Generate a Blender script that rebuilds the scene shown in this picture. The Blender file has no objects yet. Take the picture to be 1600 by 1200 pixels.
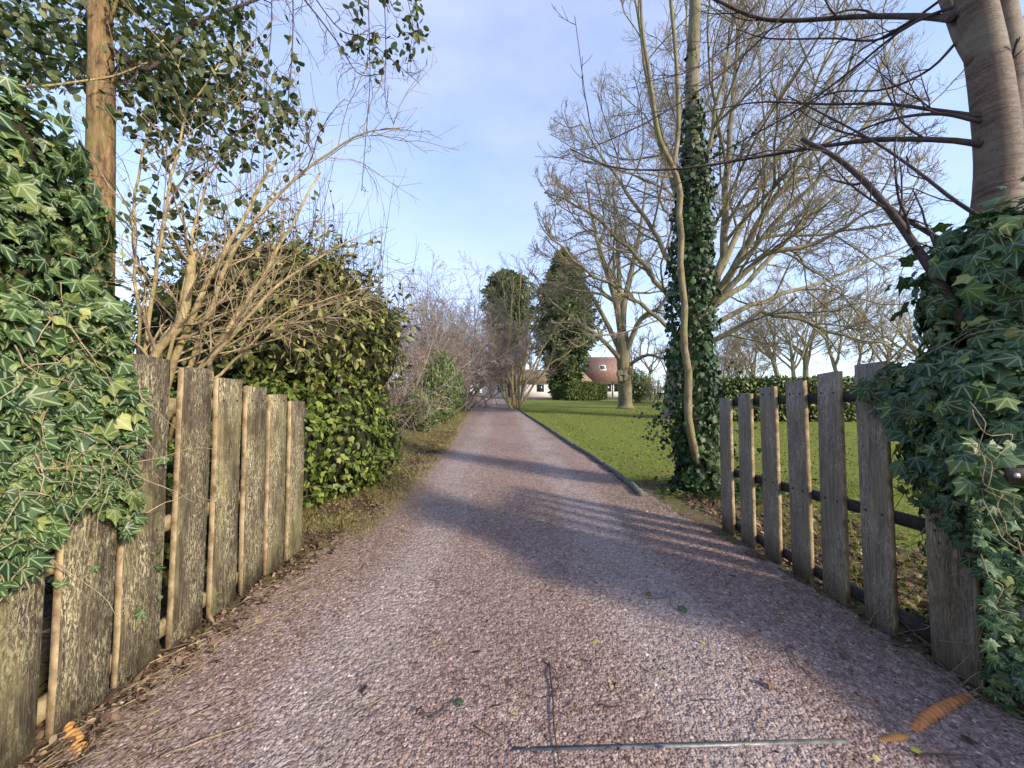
import bpy, math
import numpy as np
from mathutils import Vector, Matrix

rng = np.random.default_rng(11)
sc = bpy.context.scene
COL = sc.collection

# ------------------------------------------------------------------ camera, sky, sun, exposure
F_PX, HORIZON, CAM_Z = 600.0, 626.0, 1.5
PITCH = math.atan((HORIZON - 600) / F_PX)
cd = bpy.data.cameras.new('camera')
cd.sensor_width = 36.0
cd.lens = F_PX / 1600 * 36.0
cd.clip_start, cd.clip_end = 0.05, 3000
cam = bpy.data.objects.new('camera', cd)
COL.objects.link(cam)
cam.location = (0, 0, CAM_Z)
cam.rotation_euler = (math.pi / 2 + PITCH, 0, 0)
sc.camera = cam

SUN_EL, SUN_AZ = math.radians(25), math.radians(128)      # azimuth clockwise from the drive's direction (+Y)
SUN_DIR = Vector((math.sin(SUN_AZ) * math.cos(SUN_EL), math.cos(SUN_AZ) * math.cos(SUN_EL), math.sin(SUN_EL)))
world = bpy.data.worlds.new('World'); sc.world = world; world.use_nodes = True
wn, wl = world.node_tree.nodes, world.node_tree.links
wn.clear()
sky = wn.new('ShaderNodeTexSky'); sky.sky_type = 'NISHITA'; sky.sun_disc = False
sky.sun_elevation, sky.sun_rotation = SUN_EL, SUN_AZ
sky.air_density, sky.dust_density, sky.ozone_density = 1.0, 0.9, 3.4
tc = wn.new('ShaderNodeTexCoord')
mp = wn.new('ShaderNodeMapping'); mp.inputs['Scale'].default_value = (1.0, 1.0, 2.6)
nz = wn.new('ShaderNodeTexNoise'); nz.inputs['Scale'].default_value = 1.7; nz.inputs['Detail'].default_value = 6; nz.inputs['Roughness'].default_value = 0.6
cr = wn.new('ShaderNodeValToRGB'); cr.color_ramp.elements[0].position = 0.36; cr.color_ramp.elements[1].position = 0.78
cr.color_ramp.elements[0].color = (0.26, 0.26, 0.26, 1); cr.color_ramp.elements[1].color = (0.66, 0.66, 0.66, 1)
mx = wn.new('ShaderNodeMix'); mx.data_type = 'RGBA'
mx.inputs['B'].default_value = (2.55, 2.7, 3.75, 1)
bg = wn.new('ShaderNodeBackground'); bg.inputs['Strength'].default_value = 0.15
wo = wn.new('ShaderNodeOutputWorld')
wl.new(tc.outputs['Generated'], mp.inputs['Vector']); wl.new(mp.outputs['Vector'], nz.inputs['Vector'])
wl.new(nz.outputs['Fac'], cr.inputs['Fac']); wl.new(cr.outputs['Color'], mx.inputs['Factor'])
wl.new(sky.outputs['Color'], mx.inputs['A']); wl.new(mx.outputs['Result'], bg.inputs['Color']); wl.new(bg.outputs['Background'], wo.inputs['Surface'])

sd = bpy.data.lights.new('sun', 'SUN'); sd.energy = 2.9; sd.angle = math.radians(4.5); sd.color = (1.0, 0.88, 0.70)
sun = bpy.data.objects.new('sun', sd); COL.objects.link(sun)
sun.rotation_euler = (-SUN_DIR).to_track_quat('-Z', 'Y').to_euler()
sun.location = (20, -20, 20)

sc.view_settings.view_transform = 'Standard'; sc.view_settings.look = 'None'
sc.view_settings.gamma = 1.0; sc.view_settings.use_curve_mapping = False
sc.view_settings.exposure = 1.35
sc.render.engine = 'CYCLES'
sc.cycles.max_bounces = 6; sc.cycles.diffuse_bounces = 3; sc.cycles.glossy_bounces = 2; sc.cycles.transmission_bounces = 3

# ------------------------------------------------------------------ geometry helpers
CS, SN = math.cos(PITCH), math.sin(PITCH)
SLOPE = 0.033

def gz(x, y):
    """height of the ground: the drive climbs gently away from the gate, with a low bank on the left"""
    x = np.asarray(x, float); y = np.asarray(y, float)
    z = SLOPE * np.clip(y, -60, 95)
    edge = np.interp(y, [-50, 3, 5, 10, 26, 41, 70], [-1.9, -1.85, -1.75, -1.85, -2.9, -3.6, -5])
    t = np.clip((edge - 0.25 - x) / 1.6, 0, 1)
    z = z + 0.24 * t * t * (3 - 2 * t) * np.clip((y - 3) / 3, 0, 1)
    t2 = np.clip((x - 1.95) / 0.5, 0, 1)
    z = z + 0.05 * t2 * np.clip((y - 4.6) / 1.0, 0, 1)
    return z

def ray(px, py):
    a, b = (px - 800) / F_PX, -(py - 600) / F_PX
    return np.array([a, CS - b * SN, SN + b * CS])

def at(px, py, Y):
    """point on the photo's sight line through (px, py) at Y metres down the drive"""
    d = ray(px, py)
    return np.array([0, 0, CAM_Z]) + d * (Y / d[1])

def onx(px, py, X):
    d = ray(px, py)
    return np.array([0, 0, CAM_Z]) + d * (X / d[0])

def gnd(px, py):
    d = ray(px, py)
    t = CAM_Z / (SLOPE * d[1] - d[2])
    return np.array([d[0] * t, d[1] * t, float(gz(d[0] * t, d[1] * t))])

def nrm(v):
    return v / np.maximum(np.linalg.norm(v, axis=-1, keepdims=True), 1e-9)

LOC = {}

class MB:
    def __init__(self):
        self.v, self.f, self.uv, self.n, self.mi = [], [], [], 0, []
    def add(self, v, f, uv=None, mi=0):
        v = np.asarray(v, float).reshape(-1, 3); f = np.asarray(f, int)
        self.v.append(v); self.f.append(f + self.n); self.n += len(v)
        self.uv.append(np.zeros((len(v), 2)) if uv is None else np.asarray(uv, float).reshape(-1, 2))
        self.mi.append(np.full(len(f), mi))
        return self
    def mesh(self, name, mat, off=(0, 0, 0), smooth=False):
        me = bpy.data.meshes.new(name)
        v = np.concatenate(self.v) - np.asarray(off, float)
        me.vertices.add(len(v)); me.vertices.foreach_set('co', v.astype(np.float32).ravel())
        lv = np.concatenate([f.ravel() for f in self.f]).astype(np.int32)
        ks = np.concatenate([np.full(len(f), f.shape[1]) for f in self.f]).astype(np.int32)
        me.loops.add(len(lv)); me.loops.foreach_set('vertex_index', lv)
        me.polygons.add(len(ks)); st = np.zeros(len(ks), np.int32); st[1:] = np.cumsum(ks)[:-1]
        me.polygons.foreach_set('loop_start', st)
        if smooth:
            me.polygons.foreach_set('use_smooth', np.ones(len(ks), bool))
        ul = me.uv_layers.new(name='UVMap')
        ul.data.foreach_set('uv', np.concatenate(self.uv)[lv].astype(np.float32).ravel())
        mats = mat if isinstance(mat, (list, tuple)) else [mat]
        for m in mats: me.materials.append(m)
        if len(mats) > 1:
            me.polygons.foreach_set('material_index', np.concatenate(self.mi).astype(np.int32))
        me.update(calc_edges=True); me.validate()
        return me
    def part(self, name, mat, parent, smooth=False, stuff=False):
        o = bpy.data.objects.new(name, self.mesh(name, mat, LOC[parent.name], smooth))
        COL.objects.link(o); o.parent = parent
        if parent.parent is None and False: pass
        LOC[o.name] = LOC[parent.name]
        if stuff: o['kind'] = 'stuff'
        return o
    def top(self, name, mat, loc=(0, 0, 0), smooth=False):
        o = bpy.data.objects.new(name, self.mesh(name, mat, loc, smooth))
        COL.objects.link(o); o.location = loc; LOC[o.name] = np.asarray(loc, float)
        return o

def tag(o, label, cat, group=None):
    o['label'] = label; o['category'] = cat
    if group: o['group'] = group
    return o

def thing(name, loc, label, cat, group=None):
    o = bpy.data.objects.new(name, None); o.empty_display_size = 0.1
    COL.objects.link(o); o.location = tuple(loc); LOC[o.name] = np.asarray(loc, float)
    return tag(o, label, cat, group)

BOXF = np.array([[0, 3, 2, 1], [4, 5, 6, 7], [0, 1, 5, 4], [1, 2, 6, 5], [2, 3, 7, 6], [3, 0, 4, 7]])
def box(mb, lo, hi, mi=0):
    x0, y0, z0 = lo; x1, y1, z1 = hi
    return mb.add([[x0, y0, z0], [x1, y0, z0], [x1, y1, z0], [x0, y1, z0], [x0, y0, z1], [x1, y0, z1], [x1, y1, z1], [x0, y1, z1]], BOXF, mi=mi)

def tubes(mb, P, R, sides=5, cap=True, mi=0):
    """many tubes at once: P (T, n, 3), R (T, n)"""
    P = np.asarray(P, float); R = np.asarray(R, float)
    if P.ndim == 2: P, R = P[None], R[None]
    T, n, _ = P.shape
    tan = np.empty_like(P)
    tan[:, 1:-1] = P[:, 2:] - P[:, :-2]; tan[:, 0] = P[:, 1] - P[:, 0]; tan[:, -1] = P[:, -1] - P[:, -2]
    tan = nrm(tan)
    ref = np.zeros((T, 1, 3)); mean = np.abs(nrm(P[:, -1] - P[:, 0]))
    ref[np.arange(T), 0, np.argmin(mean, axis=1)] = 1
    a = nrm(np.cross(tan, ref)); b = np.cross(tan, a)
    th = np.arange(sides) * 2 * math.pi / sides
    ring = a[:, :, None, :] * np.cos(th)[None, None, :, None] + b[:, :, None, :] * np.sin(th)[None, None, :, None]
    V = P[:, :, None, :] + ring * R[:, :, None, None]
    base = (np.arange(T) * n * sides)[:, None, None]
    i = np.arange(n - 1)[None, :, None] * sides; j = np.arange(sides)[None, None, :]; j2 = (j + 1) % sides
    f = np.stack(np.broadcast_arrays(base + i + j, base + i + j2, base + i + sides + j2, base + i + sides + j), -1).reshape(-1, 4)
    uv = np.stack(np.broadcast_arrays((j / sides) + 0 * i[:, :1], np.zeros((1, 1, 1))), -1)
    mb.add(V.reshape(-1, 3), f, mi=mi)
    if cap and sides > 3:
        for t in range(T) if T < 400 else ():
            mb.f.append(np.arange(sides)[None, ::-1] + mb.n - T * n * sides + t * n * sides)
            mb.f.append(np.arange(sides)[None] + mb.n - T * n * sides + t * n * sides + (n - 1) * sides)
            mb.mi.append(np.full(2, mi))
    return mb

def smooth_path(pts, n):
    """Catmull-Rom through control points, n samples"""
    p = np.asarray(pts, float)
    if len(p) < 3:
        return p[0] + (p[-1] - p[0]) * np.linspace(0, 1, n)[:, None]
    q = np.vstack([2 * p[0] - p[1], p, 2 * p[-1] - p[-2]])
    u = np.linspace(0, len(p) - 1 - 1e-6, n); k = u.astype(int); t = (u - k)[:, None]
    a, b, c, d = q[k], q[k + 1], q[k + 2], q[k + 3]
    return 0.5 * (2 * b + (c - a) * t + (2 * a - 5 * b + 4 * c - d) * t ** 2 + (3 * b - a - 3 * c + d) * t ** 3)

def grow(start, d, L, n, wob=0.2, up0=0.0, up1=0.0):
    start = np.asarray(start, float); d = nrm(np.asarray(d, float)); C = len(start)
    P = np.empty((C, n, 3)); P[:, 0] = start
    step = (np.asarray(L) / (n - 1))[:, None]
    for k in range(1, n):
        P[:, k] = P[:, k - 1] + d * step
        u = up0 + (up1 - up0) * k / (n - 1)
        d = d + rng.normal(0, wob, (C, 3)); d[:, 2] += u
        d = nrm(d)
    return P

def spawn(P, R, per, t0, t1, ang, angsd, lenf, rf, rmin):
    C, n, _ = P.shape
    t = t0 + (t1 - t0) * ((np.arange(per)[None] + rng.random((C, per))) / per)
    x = t * (n - 1); k = np.minimum(x.astype(int), n - 2); fr = (x - k)[..., None]
    ci = np.arange(C)[:, None]
    s = P[ci, k] * (1 - fr) + P[ci, k + 1] * fr
    tan = nrm(P[ci, k + 1] - P[ci, k])
    r = R[ci, k] * (1 - fr[..., 0]) + R[ci, k + 1] * fr[..., 0]
    perp = nrm(np.cross(tan, rng.normal(size=tan.shape)))
    a = np.radians(rng.normal(ang, angsd, t.shape))[..., None]
    d = tan * np.cos(a) + perp * np.sin(a)
    plen = np.linalg.norm(P[:, -1] - P[:, 0], axis=1)[:, None]
    L = plen * lenf * (1.15 - 0.65 * t) * rng.uniform(0.65, 1.3, t.shape)
    r0 = np.maximum(r * rf, rmin)
    return s.reshape(-1, 3), d.reshape(-1, 3), L.ravel(), r0.ravel()

def taper(r0, r1, n):
    return np.asarray(r0)[:, None] * (1 - np.linspace(0, 1, n)[None]) + np.asarray(r1)[:, None] * np.linspace(0, 1, n)[None] if np.ndim(r1) else \
        np.asarray(r0)[:, None] * (1 - np.linspace(0, 1, n)[None]) + r1 * np.linspace(0, 1, n)[None]

def twig_levels(mb_mid, mb_fine, P, R, levels):
    """levels: dicts per, t0, t1, ang, sd, len, rf, rmin, n, wob, up0, up1, sides, fine"""
    for lv in levels:
        s, d, L, r0 = spawn(P, R, lv['per'], lv.get('t0', 0.2), lv.get('t1', 1.0), lv['ang'], lv.get('sd', 10), lv['len'], lv.get('rf', 0.6), lv['rmin'])
        if 'lmax' in lv: L = np.minimum(L, lv['lmax'])
        if 'keep' in lv:
            m = lv['keep'](s); s, d, L, r0 = s[m], d[m], L[m], r0[m]
        P = grow(s, d, L, lv['n'], lv.get('wob', 0.15), lv.get('up0', 0), lv.get('up1', 0))
        if 'after' in lv:
            m = lv['after'](P); P, r0 = P[m], r0[m]
        R = taper(r0, np.maximum(r0 * 0.35, lv['rmin'] * 0.6), lv['n'])
        tubes(mb_fine if lv.get('fine') else mb_mid, P, R, lv.get('sides', 4), cap=False)
    return P, R

# ---- leaves
def fan(outline, base=(0, 0.25), fold=0.25, curl=0.15):
    o = np.array(outline, float); full = np.vstack([o, (o * [-1, 1])[::-1]])
    full = full[np.sort(np.unique(np.round(full, 5), axis=0, return_index=True)[1])]
    v = np.vstack([[base], full])
    z = fold * np.abs(v[:, 0]) * -1 - curl * v[:, 1] ** 2
    k = len(full)
    f = np.array([[0, 1 + i, 1 + (i + 1) % k] for i in range(k)])
    return np.column_stack([v, z]), f[:, ::-1], v
IVY = fan([(0.0, 1.0), (0.15, 0.66), (0.22, 0.56), (0.62, 0.60), (0.40, 0.24), (0.46, -0.05), (0.52, -0.16), (0.16, -0.10), (0.0, 0.0)], (0, 0.3))
IVY2 = fan([(0.0, 1.0), (0.22, 0.62), (0.48, 0.48), (0.44, 0.16), (0.34, -0.10), (0.14, -0.08), (0.0, 0.02)], (0, 0.3), 0.18, 0.25)
OVAL = fan([(0.0, 1.0), (0.17, 0.75), (0.25, 0.45), (0.17, 0.15), (0.0, 0.0)], (0, 0.45), 0.3, 0.2)
ROUND = fan([(0.0, 1.0), (0.26, 0.72), (0.34, 0.42), (0.22, 0.12), (0.0, 0.0)], (0, 0.45), 0.3, 0.2)
SLIM = fan([(0.0, 1.0), (0.12, 0.5), (0.0, 0.0)], (0, 0.45), 0.3, 0.2)
BROAD = fan([(0.0, 1.0), (0.22, 0.5), (0.0, 0.0)], (0, 0.45), 0.3, 0.2)
CURL = fan([(0.0, 1.0), (0.09, 0.8), (0.27, 0.52), (0.2, 0.2), (0.0, 0.0)], (0, 0.5), -0.9, 0.7)
MAPLE = fan([(0.0, 1.0), (0.12, 0.7), (0.42, 0.78), (0.34, 0.45), (0.6, 0.25), (0.22, 0.12), (0.0, 0.0)], (0, 0.35), 0.5, -0.35)

def leaf_basis(N, T):
    N = nrm(N); T = T - N * np.sum(T * N, -1, keepdims=True); T = nrm(T)
    return np.cross(T, N), T, N

def leaf_cloud(mb, pos, N, T, size, tpl):
    v, f, uv = tpl
    B, T, N = leaf_basis(N, T)
    size = np.asarray(size)[:, None, None]
    V = pos[:, None] + size * (v[None, :, 0, None] * B[:, None] + v[None, :, 1, None] * T[:, None] + v[None, :, 2, None] * N[:, None])
    k = len(v); Fs = (np.arange(len(pos)) * k)[:, None, None] + f[None]
    mb.add(V.reshape(-1, 3), Fs.reshape(-1, 3), np.tile(uv, (len(pos), 1)))

CAMP = np.array([0, 0, CAM_Z])
def project(p):
    q = p - CAMP
    dep = q[:, 1] * CS + q[:, 2] * SN; v = -q[:, 1] * SN + q[:, 2] * CS
    dep = np.where(dep > 0.05, dep, 0.05)
    return 800 + F_PX * q[:, 0] / dep, 600 - F_PX * v / dep, dep

def leafy(parent, pos, N, T, size, tpls, mats, nparts=300, word='leaf', front=None, hide=None):
    """the leaves that show largest become parts of their own, the rest one mesh"""
    seen = np.sum(nrm(N) * nrm(CAMP - pos), -1) if hide is None else np.sum(nrm(hide) * nrm(CAMP - pos), -1)
    if hide is not None:
        k = seen > -0.6; pos, N, T, size = pos[k], N[k], T[k], size[k]; front = front[k]
    px, py, dep = project(pos)
    view = nrm(CAMP - pos); face = np.abs(np.sum(nrm(N) * view, -1))
    score = size / dep * (0.3 + face)
    if front is not None: score = score * front
    score[(px < 0) | (px > 1600) | (py < 0) | (py > 1200)] = 0
    order = np.argsort(-score); big = order[:nparts]; rest = order[nparts:]
    sel = rng.integers(0, len(tpls), len(pos)); msel = rng.integers(0, len(mats), len(pos))
    meshes = [[MB().add(t[0], t[1], t[2]).mesh(word, m) for m in mats] for t in tpls]
    B, TT, NN = leaf_basis(N, T); off = LOC[parent.name]
    for i in big:
        o = bpy.data.objects.new(word, meshes[sel[i]][msel[i]]); COL.objects.link(o); o.parent = parent
        m = np.eye(4); s = size[i]
        m[:3, 0], m[:3, 1], m[:3, 2], m[:3, 3] = B[i] * s, TT[i] * s, NN[i] * s, pos[i] - off
        o.matrix_basis = Matrix(m.tolist())
    mb = MB()
    for k, t in enumerate(tpls):
        for j in range(len(mats)):
            r = rest[(sel[rest] == k) & (msel[rest] == j)]
            if len(r):
                n0 = len(mb.f); leaf_cloud(mb, pos[r], N[r], T[r], size[r], t)
                mb.mi[-1][:] = j
    if mb.n:
        mb.part('foliage', mats, parent, stuff=True)

def inpoly(x, y, poly):
    c = np.zeros(len(x), bool); p = np.asarray(poly, float); j = len(p) - 1
    for i in range(len(p)):
        m = ((p[i, 1] > y) != (p[j, 1] > y)) & (x < (p[j, 0] - p[i, 0]) * (y - p[i, 1]) / (p[j, 1] - p[i, 1] + 1e-12) + p[i, 0])
        c ^= m; j = i
    return c

def wobble(p, s, k=0.0):
    """cheap smooth 3-D noise in -1..1"""
    x, y, z = (p * s).T
    return (np.sin(1.7 * x + 2.3 * y + k) + np.sin(2.9 * y - 1.3 * z + 1.1 + k) + np.sin(3.1 * z + 1.9 * x + 2.7 * k) + np.sin(5.3 * x - 4.1 * z + 3.7 * y + k)) / 4

# ------------------------------------------------------------------ materials
def mat_base(name):
    m = bpy.data.materials.new(name); m.use_nodes = True
    nt = m.node_tree; nt.nodes.clear()
    out = nt.nodes.new('ShaderNodeOutputMaterial')
    b = nt.nodes.new('ShaderNodeBsdfPrincipled')
    nt.links.new(b.outputs[0], out.inputs[0])
    return m, nt, b, out
def ramp(nt, src, stops):
    r = nt.nodes.new('ShaderNodeValToRGB'); e = r.color_ramp.elements
    while len(e) < len(stops): e.new(0.5)
    for el, (p, c) in zip(e, stops):
        el.position = p; el.color = (*c, 1) if len(c) == 3 else c
    nt.links.new(src, r.inputs['Fac']); return r.outputs['Color']
def noise(nt, vec, scale, detail=4, rough=0.6, dist=0.0):
    n = nt.nodes.new('ShaderNodeTexNoise'); n.inputs['Scale'].default_value = scale
    n.inputs['Detail'].default_value = detail; n.inputs['Roughness'].default_value = rough; n.inputs['Distortion'].default_value = dist
    if vec is not None: nt.links.new(vec, n.inputs['Vector'])
    return n.outputs['Fac']
def coords(nt, scale=(1, 1, 1), kind='Object'):
    t = nt.nodes.new('ShaderNodeTexCoord'); m = nt.nodes.new('ShaderNodeMapping'); m.inputs['Scale'].default_value = scale
    nt.links.new(t.outputs[kind], m.inputs['Vector']); return m.outputs['Vector']
def mixc(nt, fac, a, b, mode='MIX'):
    m = nt.nodes.new('ShaderNodeMix'); m.data_type = 'RGBA'; m.blend_type = mode
    for key, v in (('Factor', fac), ('A', a), ('B', b)):
        if isinstance(v, (int, float)): m.inputs[key].default_value = v
        elif isinstance(v, tuple): m.inputs[key].default_value = (*v, 1)
        else: nt.links.new(v, m.inputs[key])
    return m.outputs['Result']
def math_(nt, op, a, b=0.0, clamp=False):
    m = nt.nodes.new('ShaderNodeMath'); m.operation = op; m.use_clamp = clamp
    for i, v in enumerate((a, b)):
        if isinstance(v, (int, float)): m.inputs[i].default_value = v
        else: nt.links.new(v, m.inputs[i])
    return m.outputs[0]
def bump(nt, b, h, strength, dist):
    n = nt.nodes.new('ShaderNodeBump'); n.inputs['Strength'].default_value = strength; n.inputs['Distance'].default_value = dist
    nt.links.new(h, n.inputs['Height']); nt.links.new(n.outputs[0], b.inputs['Normal'])
def island(nt):
    g = nt.nodes.new('ShaderNodeNewGeometry'); o = nt.nodes.new('ShaderNodeObjectInfo')
    return math_(nt, 'FRACT', math_(nt, 'ADD', g.outputs['Random Per Island'], o.outputs['Random']))

def leaf_mat(name, stops, rough=0.4, trans=0.25, veins=None, spec=0.28, patch=None):
    rough = max(rough, 0.48)
    m, nt, b, out = mat_base(name)
    col = ramp(nt, island(nt), stops)
    if veins:
        uv = nt.nodes.new('ShaderNodeTexCoord'); sp = nt.nodes.new('ShaderNodeSeparateXYZ'); nt.links.new(uv.outputs['UV'], sp.inputs[0])
        ax = math_(nt, 'ABSOLUTE', sp.outputs['X']); y = sp.outputs['Y']
        best = math_(nt, 'ABSOLUTE', ax)
        for deg in (42, 88):
            c, s = math.cos(math.radians(deg)), math.sin(math.radians(deg))
            dd = math_(nt, 'ABSOLUTE', math_(nt, 'SUBTRACT', math_(nt, 'MULTIPLY', ax, c), math_(nt, 'MULTIPLY', math_(nt, 'SUBTRACT', y, 0.06), s)))
            best = math_(nt, 'MINIMUM', best, dd)
        v = math_(nt, 'SUBTRACT', 1.0, math_(nt, 'MULTIPLY', best, 21.0), True)
        col = mixc(nt, math_(nt, 'MULTIPLY', v, 0.8), col, veins)
    g = nt.nodes.new('ShaderNodeNewGeometry')
    n = noise(nt, coords(nt, (1, 1, 1)), 3.0, 2)
    col = mixc(nt, 0.35, col, ramp(nt, n, [(0.35, (0.5, 0.5, 0.5)), (0.7, (1.25, 1.25, 1.1))]), 'MULTIPLY')
    if patch:
        col = mixc(nt, ramp(nt, noise(nt, coords(nt), 0.8, 6, 0.7), [(0.42, (0, 0, 0)), (0.66, (0.75, 0.75, 0.75))]), col, patch)
    nt.links.new(col, b.inputs['Base Color']); b.inputs['Roughness'].default_value = rough; b.inputs['Specular IOR Level'].default_value = spec
    if trans:
        t = nt.nodes.new('ShaderNodeBsdfTranslucent'); mxs = nt.nodes.new('ShaderNodeMixShader'); mxs.inputs[0].default_value = trans
        nt.links.new(mixc(nt, 1.0, col, (1.3, 1.5, 0.7), 'MULTIPLY'), t.inputs['Color'])
        nt.links.new(b.outputs[0], mxs.inputs[1]); nt.links.new(t.outputs[0], mxs.inputs[2]); nt.links.new(mxs.outputs[0], out.inputs[0])
    return m

def bark_mat(name, dark, light, moss=None, scale=8, stretch=0.25, strength=0.6, rough=0.9, rings=False):
    m, nt, b, out = mat_base(name)
    v = coords(nt, (1, 1, stretch) if not rings else (0.35, 0.35, 3.0))
    n = noise(nt, v, scale, 6, 0.7, 0.4)
    n2 = noise(nt, coords(nt), scale * 7, 4, 0.8)
    col = ramp(nt, n, [(0.32, dark), (0.66, light)])
    col = mixc(nt, 0.7, col, ramp(nt, n2, [(0.32, (0.45, 0.43, 0.4)), (0.62, (1.25, 1.25, 1.2))]), 'MULTIPLY')
    if moss:
        col = mixc(nt, ramp(nt, noise(nt, coords(nt), 2.3, 5, 0.7), [(0.48, (0, 0, 0)), (0.66, (0.85, 0.85, 0.85))]), col, moss)
    nt.links.new(col, b.inputs['Base Color']); b.inputs['Roughness'].default_value = rough
    b.inputs['Specular IOR Level'].default_value = 0.2
    bump(nt, b, n, strength, 0.02)
    return m

def plain_mat(name, c1, c2, scale=12, rough=0.8, strength=0.2, spec=0.3, metallic=0.0):
    m, nt, b, out = mat_base(name)
    n = noise(nt, coords(nt), scale, 6, 0.65)
    nt.links.new(ramp(nt, n, [(0.3, c1), (0.7, c2)]), b.inputs['Base Color'])
    b.inputs['Roughness'].default_value = rough; b.inputs['Specular IOR Level'].default_value = spec; b.inputs['Metallic'].default_value = metallic
    bump(nt, b, n, strength, 0.01)
    return m

def wood_mat(name, dark, mid, pale, speck, lichen):
    m, nt, b, out = mat_base(name)
    oi = nt.nodes.new('ShaderNodeObjectInfo'); va = nt.nodes.new('ShaderNodeVectorMath'); va.operation = 'ADD'
    sc_ = nt.nodes.new('ShaderNodeVectorMath'); sc_.operation = 'SCALE'; sc_.inputs[0].default_value = (17, 31, 23); nt.links.new(oi.outputs['Random'], sc_.inputs['Scale'])
    t = nt.nodes.new('ShaderNodeTexCoord'); nt.links.new(t.outputs['Object'], va.inputs[0]); nt.links.new(sc_.outputs[0], va.inputs[1])
    def mp_(s):
        q = nt.nodes.new('ShaderNodeMapping'); q.inputs['Scale'].default_value = s; nt.links.new(va.outputs[0], q.inputs['Vector']); return q.outputs['Vector']
    grain = noise(nt, mp_((45, 45, 1.3)), 3.0, 8, 0.72, 0.4)
    fleck = noise(nt, mp_((46, 46, 13)), 2.4, 9, 0.85, 0.8)
    patch = noise(nt, mp_((5, 5, 1.6)), 1.5, 7, 0.7)
    col = ramp(nt, grain, [(0.3, dark), (0.52, mid), (0.72, pale)])
    f = math_(nt, 'MULTIPLY', ramp(nt, fleck, [(0.49, (0, 0, 0)), (0.56, (1, 1, 1))]), ramp(nt, patch, [(0.42, (0.02, 0.02, 0.02)), (0.6, (0.85, 0.85, 0.85))]))
    col = mixc(nt, f, col, speck)
    p2 = noise(nt, mp_((3.1, 3.1, 0.8)), 1.3, 6, 0.7)
    col = mixc(nt, ramp(nt, p2, [(0.5, (0, 0, 0)), (0.72, (0.7, 0.7, 0.7))]), col, lichen)
    nt.links.new(col, b.inputs['Base Color']); b.inputs['Roughness'].default_value = 0.85; b.inputs['Specular IOR Level'].default_value = 0.25
    h = math_(nt, 'ADD', grain, math_(nt, 'MULTIPLY', fleck, 0.6)); bump(nt, b, h, 0.7, 0.006)
    return m

M = {}
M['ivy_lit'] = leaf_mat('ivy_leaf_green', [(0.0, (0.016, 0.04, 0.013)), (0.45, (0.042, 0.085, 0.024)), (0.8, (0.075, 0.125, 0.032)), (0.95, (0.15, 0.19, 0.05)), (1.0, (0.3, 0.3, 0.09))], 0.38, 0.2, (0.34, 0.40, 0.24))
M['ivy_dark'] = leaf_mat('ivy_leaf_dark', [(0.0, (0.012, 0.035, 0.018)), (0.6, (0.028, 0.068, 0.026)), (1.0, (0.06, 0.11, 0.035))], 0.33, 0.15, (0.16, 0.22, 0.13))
M['ivy_small'] = leaf_mat('ivy_trunk_leaf', [(0.0, (0.010, 0.026, 0.010)), (0.6, (0.024, 0.055, 0.018)), (1.0, (0.05, 0.09, 0.025))], 0.35, 0.12)
M['laurel'] = leaf_mat('evergreen_olive_leaf', [(0.0, (0.026, 0.038, 0.008)), (0.5, (0.095, 0.11, 0.025)), (0.8, (0.18, 0.185, 0.05)), (1.0, (0.38, 0.35, 0.16))], 0.35, 0.2)
M['hedge_ivy'] = leaf_mat('bright_hedge_leaf', [(0.0, (0.026, 0.05, 0.008)), (0.5, (0.095, 0.14, 0.024)), (0.9, (0.19, 0.235, 0.05)), (1.0, (0.3, 0.31, 0.09))], 0.35, 0.25)
M['climber'] = leaf_mat('climber_leaf', [(0.0, (0.02, 0.036, 0.014)), (0.55, (0.055, 0.08, 0.03)), (0.85, (0.12, 0.14, 0.06)), (1.0, (0.24, 0.24, 0.13))], 0.42, 0.25)
M['conifer'] = leaf_mat('conifer_needles', [(0.0, (0.022, 0.042, 0.014)), (0.6, (0.06, 0.088, 0.03)), (1.0, (0.15, 0.17, 0.06))], 0.6, 0.1)
M['box_leaf'] = leaf_mat('clipped_hedge_leaf', [(0.0, (0.03, 0.055, 0.012)), (0.6, (0.07, 0.105, 0.02)), (1.0, (0.14, 0.17, 0.04))], 0.5, 0.15)
M['bush_green'] = leaf_mat('feathery_leaf', [(0.0, (0.04, 0.075, 0.022)), (0.6, (0.10, 0.15, 0.05)), (1.0, (0.22, 0.25, 0.11))], 0.5, 0.25)
M['dead_leaf'] = leaf_mat('dead_leaf', [(0.0, (0.035, 0.02, 0.014)), (0.4, (0.10, 0.055, 0.036)), (0.75, (0.19, 0.115, 0.075)), (1.0, (0.38, 0.28, 0.18))], 0.7, 0.15)
M['beech_leaf'] = leaf_mat('russet_leaf', [(0.0, (0.09, 0.05, 0.03)), (0.5, (0.19, 0.11, 0.07)), (1.0, (0.34, 0.24, 0.17))], 0.8, 0.2)
M['yellow_leaf'] = leaf_mat('yellow_green_leaf', [(0.0, (0.20, 0.25, 0.05)), (0.5, (0.36, 0.36, 0.10)), (1.0, (0.48, 0.40, 0.2))], 0.5, 0.2)
M['grass'] = leaf_mat('grass_blade', [(0.0, (0.085, 0.115, 0.016)), (0.5, (0.165, 0.21, 0.034)), (0.9, (0.23, 0.265, 0.05)), (1.0, (0.34, 0.30, 0.11))], 0.5, 0.25, patch=(0.20, 0.175, 0.06))
M['dry_grass'] = leaf_mat('dry_grass_blade', [(0.0, (0.06, 0.08, 0.02)), (0.45, (0.17, 0.16, 0.055)), (1.0, (0.42, 0.33, 0.17))], 0.7, 0.2)
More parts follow.
